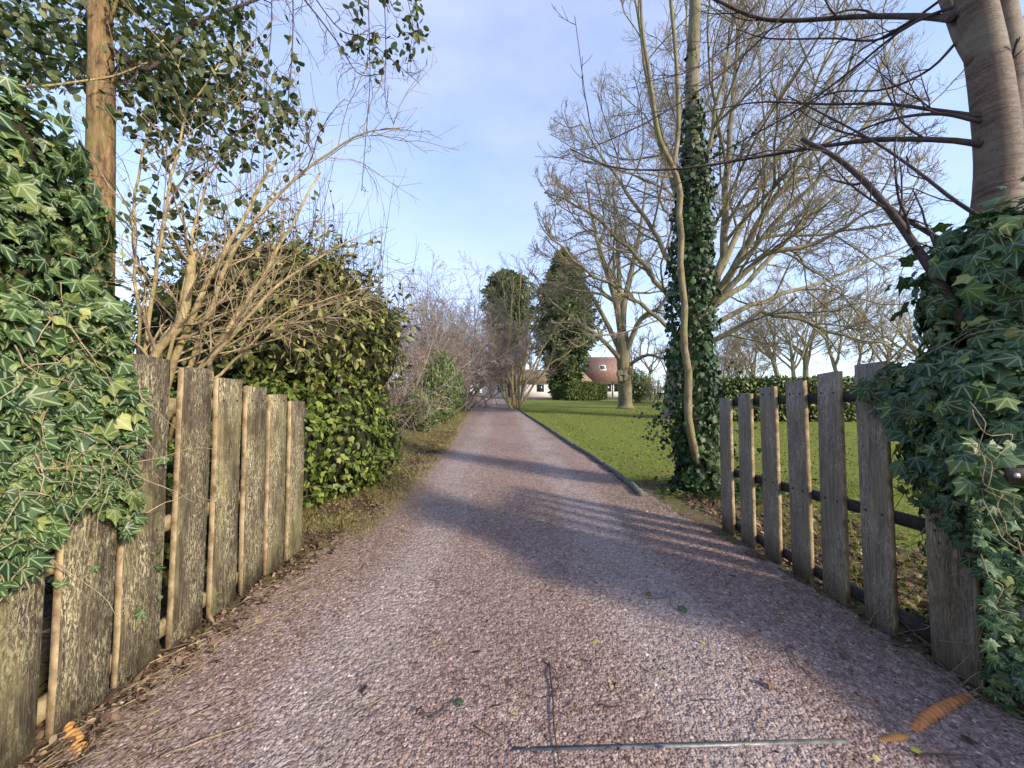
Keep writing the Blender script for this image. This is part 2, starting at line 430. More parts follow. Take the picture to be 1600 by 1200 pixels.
M['bark_grey'] = bark_mat('bark_grey', (0.08, 0.068, 0.052), (0.27, 0.23, 0.165), (0.19, 0.185, 0.07), 6)
M['twig_tan'] = bark_mat('twig_tan', (0.13, 0.11, 0.085), (0.28, 0.24, 0.18), None, 5, 1, 0.2)
M['bark_pale'] = bark_mat('bark_pale', (0.15, 0.125, 0.09), (0.36, 0.31, 0.22), (0.26, 0.25, 0.11), 4)
M['twig_pale'] = bark_mat('twig_pale', (0.22, 0.18, 0.12), (0.40, 0.34, 0.23), None, 4, 1, 0.2)
M['twig_mauve'] = bark_mat('twig_mauve', (0.16, 0.125, 0.115), (0.35, 0.285, 0.255), None, 3, 1, 0.2)
M['twig_dark'] = bark_mat('twig_dark', (0.03, 0.022, 0.022), (0.09, 0.065, 0.06), None, 9, 1, 0.3)
M['bark_cherry'] = bark_mat('bark_cherry', (0.045, 0.027, 0.02), (0.17, 0.115, 0.085), (0.15, 0.125, 0.09), 11, 1, 0.7, 0.55, rings=True)
M['bark_yellow'] = bark_mat('bark_yellow', (0.15, 0.11, 0.055), (0.42, 0.335, 0.19), (0.24, 0.21, 0.08), 16, 0.5, 0.5)
M['twig_grey'] = bark_mat('twig_grey_brown', (0.12, 0.085, 0.055), (0.36, 0.28, 0.18), None, 6, 1, 0.2)
M['bark_stem'] = bark_mat('bark_olive', (0.075, 0.06, 0.038), (0.27, 0.22, 0.14), (0.16, 0.16, 0.06), 12, 0.5, 0.6)
M['bark_brown'] = bark_mat('bark_brown', (0.04, 0.024, 0.014), (0.30, 0.195, 0.10), (0.17, 0.15, 0.06), 34, 0.16, 1.0)
M['vine'] = bark_mat('ivy_stem', (0.13, 0.095, 0.06), (0.36, 0.29, 0.19), None, 12, 1, 0.3)
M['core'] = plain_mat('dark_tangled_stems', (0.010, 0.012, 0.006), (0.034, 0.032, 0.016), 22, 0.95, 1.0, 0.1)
M['gate_l'] = wood_mat('weathered_lichen_wood', (0.014, 0.011, 0.008), (0.06, 0.046, 0.03), (0.20, 0.16, 0.10), (0.54, 0.48, 0.30), (0.29, 0.26, 0.11))
M['gate_r'] = wood_mat('weathered_grey_wood', (0.05, 0.042, 0.036), (0.16, 0.135, 0.11), (0.31, 0.265, 0.21), (0.42, 0.37, 0.29), (0.23, 0.21, 0.11))
M['edge_wood'] = plain_mat('bare_sunlit_edge_wood', (0.09, 0.06, 0.03), (0.42, 0.32, 0.19), 11, 0.85, 0.8)
M['rail_dark'] = plain_mat('dark_rail_wood', (0.012, 0.011, 0.011), (0.05, 0.043, 0.038), 14, 0.8, 0.5)  # very dark tone for the right gate's rails and hinge stile
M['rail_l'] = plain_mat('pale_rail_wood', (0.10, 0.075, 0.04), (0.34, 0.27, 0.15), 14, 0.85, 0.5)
M['iron'] = plain_mat('rusty_iron', (0.02, 0.016, 0.014), (0.07, 0.045, 0.035), 40, 0.7, 0.3)
M['white_wall'] = plain_mat('white_render', (0.66, 0.63, 0.58), (0.80, 0.78, 0.73), 3, 0.9, 0.1)
M['roof_tile'] = plain_mat('red_brown_tiles', (0.11, 0.065, 0.048), (0.29, 0.175, 0.135), 3.5, 0.9, 0.4)
M['roof_grey'] = plain_mat('weathered_brown_tiles', (0.14, 0.095, 0.07), (0.30, 0.22, 0.17), 2.2, 0.9, 0.4)
M['timber'] = plain_mat('dark_timber', (0.025, 0.02, 0.016), (0.07, 0.05, 0.04), 5, 0.8, 0.2)
M['glass'] = plain_mat('window_glass', (0.02, 0.025, 0.03), (0.05, 0.06, 0.07), 1, 0.08, 0.0, 0.6)
M['brick'] = plain_mat('red_brick', (0.26, 0.11, 0.08), (0.42, 0.20, 0.15), 6, 0.9, 0.3)
M['cream'] = plain_mat('cream_render', (0.5, 0.44, 0.34), (0.66, 0.58, 0.46), 4, 0.9, 0.2)
M['log'] = bark_mat('old_grey_log', (0.05, 0.048, 0.045), (0.19, 0.18, 0.165), (0.09, 0.105, 0.045), 18, 1, 0.8)
M['orange'] = plain_mat('orange_plastic', (0.28, 0.13, 0.04), (0.58, 0.21, 0.075), 14, 0.55, 0.2)
M['orange_dirty'] = plain_mat('muddy_orange_plastic', (0.26, 0.15, 0.04), (0.55, 0.26, 0.09), 30, 0.7, 0.3)
M['steel'] = plain_mat('worn_steel', (0.06, 0.065, 0.075), (0.22, 0.22, 0.22), 18, 0.5, 0.4, 0.5, 0.4)
M['stone_pale'] = plain_mat('pale_stone', (0.30, 0.27, 0.22), (0.55, 0.51, 0.44), 9, 0.9, 0.5)
M['galv'] = plain_mat('galvanised_metal', (0.35, 0.35, 0.34), (0.6, 0.6, 0.58), 30, 0.4, 0.1, 0.5, 0.7)

def wear(nt):
    v = coords(nt); s = nt.nodes.new('ShaderNodeSeparateXYZ'); nt.links.new(v, s.inputs[0])
    wn_ = noise(nt, coords(nt, (1, 0.35, 1)), 1.1, 4, 0.6)
    xx = math_(nt, 'ADD', math_(nt, 'ADD', s.outputs['X'], math_(nt, 'MULTIPLY', s.outputs['Y'], 0.025)), math_(nt, 'MULTIPLY', math_(nt, 'SUBTRACT', wn_, 0.5), 0.8))
    def track(c, w):
        return math_(nt, 'SUBTRACT', 1.0, math_(nt, 'DIVIDE', math_(nt, 'ABSOLUTE', math_(nt, 'SUBTRACT', xx, c)), w), True)
    return math_(nt, 'MAXIMUM', track(-0.75, 0.42), track(1.0, 0.45)), noise(nt, coords(nt, (1, 0.7, 1)), 0.9, 6, 0.65)
def stone_mat():
    m, nt, b, out = mat_base('drive_stones')
    col = ramp(nt, island(nt), [(0.0, (0.07, 0.045, 0.042)), (0.35, (0.17, 0.115, 0.103)), (0.85, (0.29, 0.215, 0.19)), (0.985, (0.38, 0.305, 0.27)), (1.0, (0.50, 0.44, 0.38))])
    z = wear(nt)
    col = mixc(nt, 1.0, col, ramp(nt, z[0], [(0.1, (1.10, 1.04, 1.02)), (0.6, (1.32, 1.33, 1.35))]), 'MULTIPLY')
    col = mixc(nt, ramp(nt, z[1], [(0.46, (0, 0, 0)), (0.64, (0.55, 0.55, 0.55))]), col, mixc(nt, 1.0, col, (0.74, 0.67, 0.58), 'MULTIPLY'))
    nt.links.new(col, b.inputs['Base Color']); b.inputs['Roughness'].default_value = 0.85; b.inputs['Specular IOR Level'].default_value = 0.25
    return m
M['stones'] = stone_mat()

def drive_mat():
    m, nt, b, out = mat_base('red_gravel')
    v = coords(nt)
    vo = nt.nodes.new('ShaderNodeTexVoronoi'); vo.inputs['Scale'].default_value = 85; nt.links.new(v, vo.inputs['Vector'])
    vo2 = nt.nodes.new('ShaderNodeTexVoronoi'); vo2.inputs['Scale'].default_value = 34; nt.links.new(v, vo2.inputs['Vector'])
    sp = nt.nodes.new('ShaderNodeSeparateColor'); nt.links.new(vo.outputs['Color'], sp.inputs[0])
    sp2 = nt.nodes.new('ShaderNodeSeparateColor'); nt.links.new(vo2.outputs['Color'], sp2.inputs[0])
    g = math_(nt, 'ADD', math_(nt, 'MULTIPLY', sp.outputs[0], 0.6), math_(nt, 'MULTIPLY', sp2.outputs[0], 0.4))
    red = ramp(nt, g, [(0.1, (0.13, 0.088, 0.08)), (0.55, (0.245, 0.175, 0.155)), (0.9, (0.38, 0.295, 0.26))])
    grey = ramp(nt, g, [(0.1, (0.18, 0.14, 0.135)), (0.55, (0.29, 0.235, 0.222)), (0.9, (0.41, 0.34, 0.32))])
    soil = ramp(nt, g, [(0.1, (0.07, 0.05, 0.035)), (0.55, (0.16, 0.115, 0.08)), (0.9, (0.28, 0.21, 0.15))])
    # wheel tracks: two worn strips either side of the middle
    s = nt.nodes.new('ShaderNodeSeparateXYZ'); nt.links.new(v, s.inputs[0])
    wn_ = noise(nt, coords(nt, (1, 0.35, 1)), 1.1, 4, 0.6)
    xx = math_(nt, 'ADD', math_(nt, 'ADD', s.outputs['X'], math_(nt, 'MULTIPLY', s.outputs['Y'], 0.025)), math_(nt, 'MULTIPLY', math_(nt, 'SUBTRACT', wn_, 0.5), 0.8))
    def track(c, w):
        return math_(nt, 'SUBTRACT', 1.0, math_(nt, 'DIVIDE', math_(nt, 'ABSOLUTE', math_(nt, 'SUBTRACT', xx, c)), w), True)
    tr = math_(nt, 'MAXIMUM', track(-0.75, 0.42), track(1.0, 0.45))
    col = mixc(nt, ramp(nt, tr, [(0.1, (0, 0, 0)), (0.6, (0.85, 0.85, 0.85))]), red, grey)
    blot = noise(nt, coords(nt, (1, 0.7, 1)), 0.9, 6, 0.65)
    col = mixc(nt, ramp(nt, blot, [(0.48, (0, 0, 0)), (0.68, (0.5, 0.5, 0.5))]), col, soil)
    nt.links.new(col, b.inputs['Base Color']); b.inputs['Roughness'].default_value = 0.9; b.inputs['Specular IOR Level'].default_value = 0.2
    h = math_(nt, 'ADD', math_(nt, 'MULTIPLY', vo2.outputs['Distance'], -1.2), math_(nt, 'MULTIPLY', vo.outputs['Distance'], -0.7))
    bump(nt, b, h, 0.9, 0.012)
    return m
M['drive'] = drive_mat()

def turf_mat():
    m, nt, b, out = mat_base('turf')
    v = coords(nt)
    fine = noise(nt, v, 38, 5, 0.75); mid = noise(nt, v, 2.2, 5, 0.65); big = noise(nt, v, 0.28, 4, 0.6)
    green = ramp(nt, fine, [(0.3, (0.075, 0.10, 0.016)), (0.6, (0.165, 0.205, 0.032)), (0.8, (0.25, 0.27, 0.055))])
    col = mixc(nt, ramp(nt, mid, [(0.5, (0, 0, 0)), (0.75, (0.55, 0.55, 0.55))]), green, (0.15, 0.13, 0.05))
    col = mixc(nt, ramp(nt, big, [(0.55, (0, 0, 0)), (0.75, (0.4, 0.4, 0.4))]), col, (0.13, 0.14, 0.04))
    lf = nt.nodes.new('ShaderNodeTexVoronoi'); lf.inputs['Scale'].default_value = 5.5; nt.links.new(v, lf.inputs['Vector'])
    nt.links.new(mixc(nt, ramp(nt, lf.outputs['Distance'], [(0.10, (0.8, 0.8, 0.8)), (0.17, (0, 0, 0))]), col, (0.15, 0.085, 0.05)), b.inputs['Base Color'])
    b.inputs['Roughness'].default_value = 0.9; b.inputs['Specular IOR Level'].default_value = 0.15
    bump(nt, b, fine, 0.8, 0.03)
    return m
M['turf'] = turf_mat()

def verge_mat():
    m, nt, b, out = mat_base('verge_soil')
    v = coords(nt)
    fine = noise(nt, v, 26, 6, 0.75); mid = noise(nt, v, 2.0, 5, 0.65)
    soil = ramp(nt, fine, [(0.3, (0.045, 0.03, 0.02)), (0.55, (0.13, 0.09, 0.06)), (0.8, (0.27, 0.2, 0.13))])
    moss = ramp(nt, fine, [(0.3, (0.05, 0.06, 0.015)), (0.6, (0.14, 0.15, 0.04)), (0.8, (0.3, 0.26, 0.11))])
    nt.links.new(mixc(nt, ramp(nt, mid, [(0.42, (0, 0, 0)), (0.62, (0.9, 0.9, 0.9))]), soil, moss), b.inputs['Base Color'])
    b.inputs['Roughness'].default_value = 0.95; b.inputs['Specular IOR Level'].default_value = 0.1
    bump(nt, b, fine, 0.9, 0.03)
    return m
M['verge'] = verge_mat()

# ------------------------------------------------------------------ the setting
def sheet(name, xs_fn, ys, nx, mat, lift, rough=0.0, jag=0.0):
    """strip of ground between the curves returned by xs_fn(y) -> (x0, x1)"""
    V, Fc = [], []
    for y in ys:
        x0, x1 = xs_fn(y)
        x0 += rng.normal(0, jag); x1 += rng.normal(0, jag)
        xs = np.linspace(x0, x1, nx); z = gz(xs, np.full(nx, y)) + lift
        if rough: z = z + rough * wobble(np.column_stack([xs, np.full(nx, y), 0 * xs]), 2.3)
        V.append(np.column_stack([xs, np.full(nx, y), z]))
    ny = len(ys); i = np.arange(ny - 1)[:, None] * nx; j = np.arange(nx - 1)[None]
    Fc = np.stack([i + j, i + j + 1, i + nx + j + 1, i + nx + j], -1).reshape(-1, 4)
    o = MB().add(np.concatenate(V), Fc).top(name, mat, smooth=True); o['kind'] = 'structure'
    return o

ys = np.concatenate([np.linspace(-40, -2, 12), np.linspace(-1, 12, 66), np.linspace(13, 100, 60), np.linspace(120, 900, 12)])
xcols = np.concatenate([[-900, -300, -100, -40, -20], np.linspace(-10, 12, 90), [16, 24, 40, 100, 300, 900]])
gv = np.array([[x, y] for y in ys for x in xcols]); z = gz(gv[:, 0], gv[:, 1])
nx = len(xcols); i = np.arange(len(ys) - 1)[:, None] * nx; j = np.arange(nx - 1)[None]
g = MB().add(np.column_stack([gv, z]), np.stack([i + j, i + j + 1, i + nx + j + 1, i + nx + j], -1).reshape(-1, 4)).top('ground', M['turf'], smooth=True)
g['kind'] = 'structure'

DY = [-40, 0, 3, 4.8, 7, 9.6, 15, 26, 31, 41, 50, 58]
DL = [-1.95, -1.9, -1.8, -1.62, -1.65, -1.72, -2.05, -2.8, -3.0, -3.6, -4.6, -6.5]
DR = [2.35, 2.3, 2.2, 1.95, 1.74, 1.62, 1.28, 0.62, 0.3, -0.6, -1.0, -1.2]
def drive_x(y): return float(np.interp(y, DY, DL)), float(np.interp(y, DY, DR))
sheet('verge', lambda y: (float(np.interp(y, [-40, 3, 8, 16, 40, 58], [-9, -6, -5.5, -6.5, -8, -10])), drive_x(y)[0] + 0.5), np.concatenate([np.linspace(-20, 12, 120), np.linspace(12.5, 58, 50)]), 26, M['verge'], 0.006, 0.01, 0.03)
sheet('bare_soil', lambda y: (drive_x(y)[1] - 0.3, 2.25 + 1.5 * max(0, min(1, (6.0 - y) / 1.2)) + 0.12 * math.sin(3 * y)), np.linspace(-20, 6.2, 90), 20, M['verge'], 0.012, 0.006, 0.04)
sheet('driveway', drive_x, np.concatenate([np.linspace(-40, 0, 20), np.linspace(0.1, 14, 180), np.linspace(14.3, 58, 80)]), 40, M['drive'], 0.020, 0.008, 0.035)
sheet('courtyard', lambda y: (-7.0, 13.0 + 2 * math.sin(y)), np.linspace(50.5, 60, 20), 14, M['drive'], 0.034, 0.004, 0.1)

# stones of the drive that can be told apart: real little stones, thinning with distance
OCT_V = np.array([[1, 0, -0.3], [-1, 0, -0.3], [0, 1, -0.3], [0, -1, -0.3], [0, 0, 1]], float)      # the buried underside is left open
OCT_F = np.array([[0, 2, 4], [2, 1, 4], [1, 3, 4], [3, 0, 4]])
def stones(n, ylo, yhi, smin, smax, power):
    y = ylo + (yhi - ylo) * rng.random(n) ** power
    l = np.interp(y, DY, DL); r = np.interp(y, DY, DR)
    x = l + (r - l) * rng.random(n) + rng.normal(0, 0.06, n)
    t_ = np.maximum(1 - np.abs(x + 0.025 * y + 0.75) / 0.42, 1 - np.abs(x + 0.025 * y - 1.0) / 0.45); ok = rng.random(n) > 0.55 * np.clip(t_ * 1.5, 0, 1); x, y = x[ok], y[ok]; n = len(x)
    s = smin + (smax - smin) * rng.random(n) ** 3.0
    V = OCT_V[None] * rng.uniform(0.55, 1.25, (n, 5, 1)) * np.stack([s * rng.uniform(0.8, 1.5, n), s * rng.uniform(0.8, 1.3, n), s * rng.uniform(0.45, 0.8, n)], -1)[:, None]
    a = rng.random(n) * 6.28; c, s_ = np.cos(a)[:, None], np.sin(a)[:, None]
    V = np.stack([V[..., 0] * c - V[..., 1] * s_, V[..., 0] * s_ + V[..., 1] * c, V[..., 2]], -1)
    V += np.column_stack([x, y, gz(x, y) + 0.021 + 0.008 * wobble(np.column_stack([x, y, 0 * x]), 2.3)])[:, None]
    return V.reshape(-1, 3), ((np.arange(n) * 5)[:, None, None] + OCT_F[None]).reshape(-1, 3)
mb = MB(); mb.add(*stones(52000, 1.2, 4.2, 0.0024, 0.012, 1.5)); mb.add(*stones(1500, 1.2, 3.0, 0.008, 0.017, 1.2)); mb.add(*stones(14000, 4.0, 9.5, 0.006, 0.015, 1.4))
o = mb.top('gravel', M['stones'], smooth=False); o['kind'] = 'stuff'; tag(o, 'small pink and grey stones strewn over the red drive', 'gravel')

# log kerb between the drive and the lawn
kp = [(1003, 778), (960, 741), (925, 716), (888, 693), (852, 668), (830, 654), (814, 643), (803, 634)]
kpts = smooth_path([gnd(*p) for p in kp], 200); seg = np.concatenate([[0], np.cumsum(np.linalg.norm(np.diff(kpts, axis=0), axis=1))])
cut = [0, 2.1, 4.5, 7.2, 10.2, 13.5, 17.5, seg[-1]]
for k in range(len(cut) - 1):
    u = np.linspace(cut[k] + 0.015, min(cut[k + 1], seg[-1]) - 0.015, 9)
    P = np.column_stack([np.interp(u, seg, kpts[:, c]) for c in range(3)])
    P[:, 2] = gz(P[:, 0], P[:, 1]) + 0.045
    P[1:-1, :2] += rng.normal(0, 0.008, (7, 2)); lb = MB()
    tubes(lb, P, np.full((1, 9), 0.052)[0] * rng.uniform(0.92, 1.06, 9), 9)
    o = lb.top('kerb_log', M['log'], P[0], smooth=True)
    tag(o, 'weathered grey round log edging the lawn, sawn end beside the gravel' if k == 0 else 'weathered grey round log in the kerb line along the lawn', 'log', None if k == 0 else 'logs edging the lawn')

# ------------------------------------------------------------------ gates
def plank(mb, cx, cy, z0, z1, w, t, lean=0.0, ch=0.006):
    """upright board: face towards the drive (thickness t along X, width w along Y), worn edges, uneven top"""
    n = 7; zz = np.linspace(0, 1, n)
    V = []
    bow = rng.normal(0, 0.004); tw = rng.normal(0, 0.012)
    for k, q in enumerate(zz):
        hw, ht = w / 2 + rng.normal(0, 0.0015), t / 2
        sec = np.array([[-ht, -hw + ch], [-ht + ch, -hw], [ht - ch, -hw], [ht, -hw + ch], [ht, hw - ch], [ht - ch, hw], [-ht + ch, hw], [-ht, hw - ch]])
        sec[:, 1] += sec[:, 0] * tw
        x = cx + sec[:, 0] + bow * math.sin(q * math.pi); y = cy + sec[:, 1] + lean * (q - 0.5)
        zt = z0 + (z1 - z0) * q + np.zeros(8)
        if k == n - 1: zt = zt + rng.normal(0, 0.004, 8) + (sec[:, 1] / w) * rng.normal(0, 0.012)
        if k == 0: zt = zt + rng.normal(0, 0.006, 8)
        V.append(np.column_stack([x, y, zt]))
    i = np.arange(n - 1)[:, None] * 8; j = np.arange(8)[None]; j2 = (j + 1) % 8
    Fq = np.stack([i + j, i + j2, i + 8 + j2, i + 8 + j], -1).reshape(-1, 4)
    mb.add(np.concatenate(V), Fq)
    mb.mi[-1][:] = np.isin(np.arange(len(Fq)) % 8, (0, 1, 2)).astype(int)      # near edge of pale bare wood, its sunlit tone put into the colour
    mb.f.append(np.arange(8)[None, ::-1] + mb.n - 8 * n); mb.f.append(np.arange(8)[None] + mb.n - 8); mb.mi.append(np.zeros(2, int))

def bar(mb, a, b, w, h):
    a, b = np.asarray(a, float), np.asarray(b, float); d = nrm(b - a)
    s = nrm(np.cross(d, [0, 0, 1])) * w / 2; u = nrm(np.cross(s, d)) * h / 2
    V = [a - s - u, a + s - u, a + s + u, a - s + u, b - s - u, b + s - u, b + s + u, b - s + u]
    mb.add(V, [[0, 1, 2, 3], [4, 7, 6, 5], [0, 4, 5, 1], [1, 5, 6, 2], [2, 6, 7, 3], [3, 7, 4, 0]])

def gate(loc, pickets, side, wood, rail, label, rails, rx):
    t = thing('picket_gate', loc, label, 'gate')
    for (x, y, w, z0, z1, lean) in pickets:
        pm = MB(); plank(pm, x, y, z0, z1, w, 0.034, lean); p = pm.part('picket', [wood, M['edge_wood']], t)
        for (ra, rb, h) in rails[:2]:
            zr = np.interp(y, [ra[1], rb[1]], [ra[2], rb[2]])
            for dy in (-0.27, 0.27):
                bm_ = MB(); c = np.array([x + side * 0.0165, y + dy * w, zr]); n = np.array([side, 0, 0])
                tubes(bm_, np.array([c - n * 0.004, c + n * 0.006]), np.array([0.008, 0.007]), 6); bm_.part('bolt', M['iron'], p)
    for (ra, rb, h) in rails:
        rm = MB(); bar(rm, ra, rb, 0.045, h); rm.part('rail', rail, t)
    return t

# right leaf: x about 2.27, from the latch end far off to the hinge end near the ivy pillar
RP = []
for (y, top, bot) in [(4.02, 623, 838), (3.70, 615, 862), (3.38, 605, 885), (3.06, 596, 912), (2.755, 583, 950), (2.445, 568, 993), (2.05, 575, 1045)]:
    x = 2.235 + (4.02 - y) * 0.035
    zt = CAM_Z + (HORIZON - top) / F_PX * y * 1.0
    zb = float(gz(x, y)) + 0.015
    RP.append((x, y, 0.20 if y > 2.2 else 0.22, zb, min(zt, 1.78), rng.normal(0, 0.006)))
def rx_(y): return 2.235 + (4.02 - y) * 0.035 + 0.042
rr = [((rx_(4.13), 4.13, 1.475), (rx_(1.9), 1.9, 1.555), 0.075), ((rx_(4.13), 4.13, 0.76), (rx_(1.9), 1.9, 0.80), 0.07), ((rx_(4.13), 4.13, 0.235), (rx_(1.9), 1.9, 0.19), 0.075)]
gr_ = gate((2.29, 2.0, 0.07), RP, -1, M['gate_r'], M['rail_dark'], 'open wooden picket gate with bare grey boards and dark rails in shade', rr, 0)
bm_ = MB(); plank(bm_, rx_(1.86) + 0.02, 1.925, 0.08, 1.72, 0.07, 0.08); bm_.part('hinge_stile', M['rail_dark'], gr_)

# left leaf: sunlit, lichen-covered
LP = []
for (y, top) in [(3.46, 627), (3.18, 617), (2.91, 605), (2.63, 592), (2.35, 575), (2.05, 558), (1.78, 545), (1.50, 540)]:
    x = -1.945 + rng.normal(0, 0.004)
    zt = CAM_Z + (HORIZON - top) / F_PX * y
    LP.append((x, y, 0.23, float(gz(x, y)) + 0.02, min(zt, 1.76), rng.normal(0, 0.008)))
lr = [((-1.985, 3.56, 1.44), (-1.985, 1.2, 1.50), 0.08), ((-1.985, 3.56, 0.80), (-1.985, 1.2, 0.80), 0.08), ((-1.985, 3.56, 0.25), (-1.985, 1.2, 0.19), 0.08)]
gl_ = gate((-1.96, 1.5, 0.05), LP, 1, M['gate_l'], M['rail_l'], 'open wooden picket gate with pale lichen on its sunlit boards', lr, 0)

# ------------------------------------------------------------------ ivy
def column(mbc, c, rx, ry, z0, z1, seed, lean=(0, 0), n=18, m=22, top=0.55):
    zz = np.linspace(0, 1, m); th = np.arange(n) * 2 * math.pi / n
    V = []
    for q in zz:
        s = 1.0 if q < top else math.sqrt(max(0.02, 1 - ((q - top) / (1 - top)) ** 2))
        p = np.column_stack([c[0] + lean[0] * q + rx * s * np.cos(th), c[1] + lean[1] * q + ry * s * np.sin(th), np.full(n, z0 + (z1 - z0) * q)])
        w = 1 + 0.18 * wobble(p, 2.6, seed)
        p[:, :2] = [c[0] + lean[0] * q, c[1] + lean[1] * q] + (p[:, :2] - [c[0] + lean[0] * q, c[1] + lean[1] * q]) * w[:, None]
        V.append(p)
    V = np.concatenate(V); i = np.arange(m - 1)[:, None] * n; j = np.arange(n)[None]; j2 = (j + 1) % n
    F_ = np.stack([i + j, i + j2, i + n + j2, i + n + j], -1).reshape(-1, 4)
    mbc.add(V, F_); mbc.f.append((np.arange(n) + mbc.n - n)[None]); mbc.mi.append(np.zeros(1, int))
    return V, F_

def sample_faces(V, Fq, n):
    a, b, c, d = (V[Fq[:, k]] for k in range(4))
    fn = np.cross(c - a, d - b); ar = np.linalg.norm(fn, axis=1); pr = ar / ar.sum()
    k = rng.choice(len(Fq), n, p=pr); u, v = rng.random((2, n, 1))
    p = (a[k] * (1 - u) + b[k] * u) * (1 - v) + (d[k] * (1 - u) + c[k] * u) * v
    return p, nrm(fn[k])

DOWN = np.array([0, 0, -1.0])
def ivy_orient(N, spread=0.45, droop=1.0):
    n = len(N)
    Nn = nrm(N + rng.normal(0, spread, (n, 3)) + [0, 0, 0.25])
    T = DOWN * droop + rng.normal(0, 0.6, (n, 3)) + N * 0.25
    return Nn, T

def runners(mb, P0, N0, L, r, n=9, side=(0, 0, -1)):
    d = nrm(np.asarray(side, float) + rng.normal(0, 0.9, N0.shape)); d = d - N0 * np.sum(d * N0, -1, keepdims=True) * 0.8
    P = grow(P0 + N0 * 0.03, d, L, n, 0.28, -0.02, -0.12); P += N0[:, None] * 0.01
    tubes(mb, P, taper(np.full(len(P), r) * rng.uniform(0.6, 1.6, len(P)), r * 0.4, n), 5, cap=False)

# left ivy: a thick pillar of ivy over the hinge post, spilling over the gate's first boards
li = thing('ivy', (-2.35, 1.6, 0.05), 'thick sunlit ivy smothering the post and first boards of the lichen-covered gate', 'ivy')
cb = MB(); V1, F1 = column(cb, (-2.44, 1.70), 0.34, 0.36, 0.9, 2.92, 1.0)
V2, F2 = column(cb, (-2.36, 1.25), 0.34, 0.40, 0.05, 2.85, 2.0)
cb.part('stem_tangle', M['core'], li)
p1, n1 = sample_faces(V1, F1, 6200); p2, n2 = sample_faces(V2, F2, 5200)
p1 = p1 + n1 * rng.uniform(-0.02, 0.11, (len(p1), 1)); p2 = p2 + n2 * rng.uniform(-0.02, 0.10, (len(p2), 1))
# the sheet on the boards
u = np.column_stack([rng.uniform(-20, 250, 3300), rng.uniform(470, 950, 3300)])
poly = [(-20, 470), (195, 470), (205, 560), (232, 640), (212, 720), (225, 790), (205, 845), (175, 800), (140, 785), (90, 830), (70, 880), (30, 905), (-20, 930)]
u = u[inpoly(u[:, 0], u[:, 1], poly)]
p3 = np.array([onx(a, b, -1.90 + rng.uniform(-0.02, 0.07)) for a, b in u]); n3 = np.tile([0.95, -0.25, 0.15], (len(p3), 1))
strag = np.column_stack([rng.uniform(0, 270, 60), rng.uniform(700, 960, 60)])
p4 = np.array([onx(a, b, -1.905) for a, b in strag]); n4 = np.tile([0.95, -0.25, 0.15], (len(p4), 1))
p4 = p4[p4[:, 2] > 0.25][:26]; n4 = n4[:len(p4)]
p5, n5 = sample_faces(V1, F1, 500); m5 = p5[:, 2] > 2.2; p5, n5 = p5[m5] + n5[m5] * rng.uniform(0.05, 0.2, (m5.sum(), 1)), n5[m5]
pos = np.vstack([p1, p2, p3, p4, p5]); NN = np.vstack([n1, n2, n3, n4, n5])
keep = (pos[:, 2] > 0.1); pos, NN = pos[keep], NN[keep]
N_, T_ = ivy_orient(NN, 0.55)
size = 0.024 + 0.095 * rng.random(len(pos)) ** 2.2
_, _, dpt = project(pos); lim = 0.055 + 0.05 * np.clip((pos[:, 2] - 0.6) / 1.6, 0, 1); size = np.minimum(size, lim * rng.uniform(0.8, 1.3, len(pos)))
front = np.where(np.sum(NN * nrm(CAMP - pos), -1) > 0.15, 1.0, 0.25)
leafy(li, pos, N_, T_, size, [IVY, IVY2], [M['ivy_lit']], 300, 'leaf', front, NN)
vb = MB(); s_ = rng.choice(len(p3), 70); runners(vb, p3[s_], n3[s_], rng.uniform(0.15, 0.45, 70), 0.0022)
s_ = rng.choice(len(p1), 60); runners(vb, p1[s_], n1[s_], rng.uniform(0.2, 0.5, 60), 0.0022, side=(0, 0, 0.3))
vb.part('stems', M['vine'], li, True, stuff=True)
post = MB(); plank(post, -2.2, 1.12, 0.03, 2.0, 0.18, 0.18, ch=0.012)
tag(post.top('gate_post', M['gate_l'], (-2.2, 1.12, 0.03)), 'square wooden gate post buried in the sunlit ivy', 'post')

# right ivy: pillar with the cherry trunk rising from it
ri = thing('ivy', (2.62, 1.9, 0.07), 'dark glossy ivy pillar hiding the hinge end of the shaded gate', 'ivy')
cb = MB(); W1, G1 = column(cb, (2.74, 1.98), 0.36, 0.36, 0.05, 2.50, 3.0, (0.02, 0.0), top=0.86)
W2, G2 = column(cb, (2.42, 1.98), 0.20, 0.26, 0.95, 1.78, 4.0)
cb.part('stem_tangle', M['core'], ri)
p1, n1 = sample_faces(W1, G1, 4600); p2, n2 = sample_faces(W2, G2, 900)
p1 = p1 + n1 * rng.uniform(-0.02, 0.10, (len(p1), 1)); p2 = p2 + n2 * rng.uniform(-0.02, 0.09, (len(p2), 1))
u = np.column_stack([rng.uniform(1340, 1520, 900), rng.uniform(560, 900, 900)])
poly = [(1335, 600), (1390, 565), (1520, 560), (1520, 880), (1480, 840), (1425, 780), (1440, 700), (1380, 650)]
u = u[inpoly(u[:, 0], u[:, 1], poly)]
p3 = np.array([onx(a, b, 2.26 + rng.uniform(-0.08, 0.02)) for a, b in u]); n3 = np.tile([-0.9, -0.35, 0.15], (len(p3), 1))
p4, n4 = sample_faces(W1, G1, 350); m4 = p4[:, 2] > 1.9; p4, n4 = p4[m4] + n4[m4] * rng.uniform(0.08, 0.22, (m4.sum(), 1)), n4[m4]
u = np.column_stack([rng.uniform(1500, 1640, 1500), rng.uniform(690, 1085, 1500)]); u = u[u[:, 0] > np.interp(u[:, 1], [690, 850, 960, 1085], [1500, 1525, 1540, 1548])]
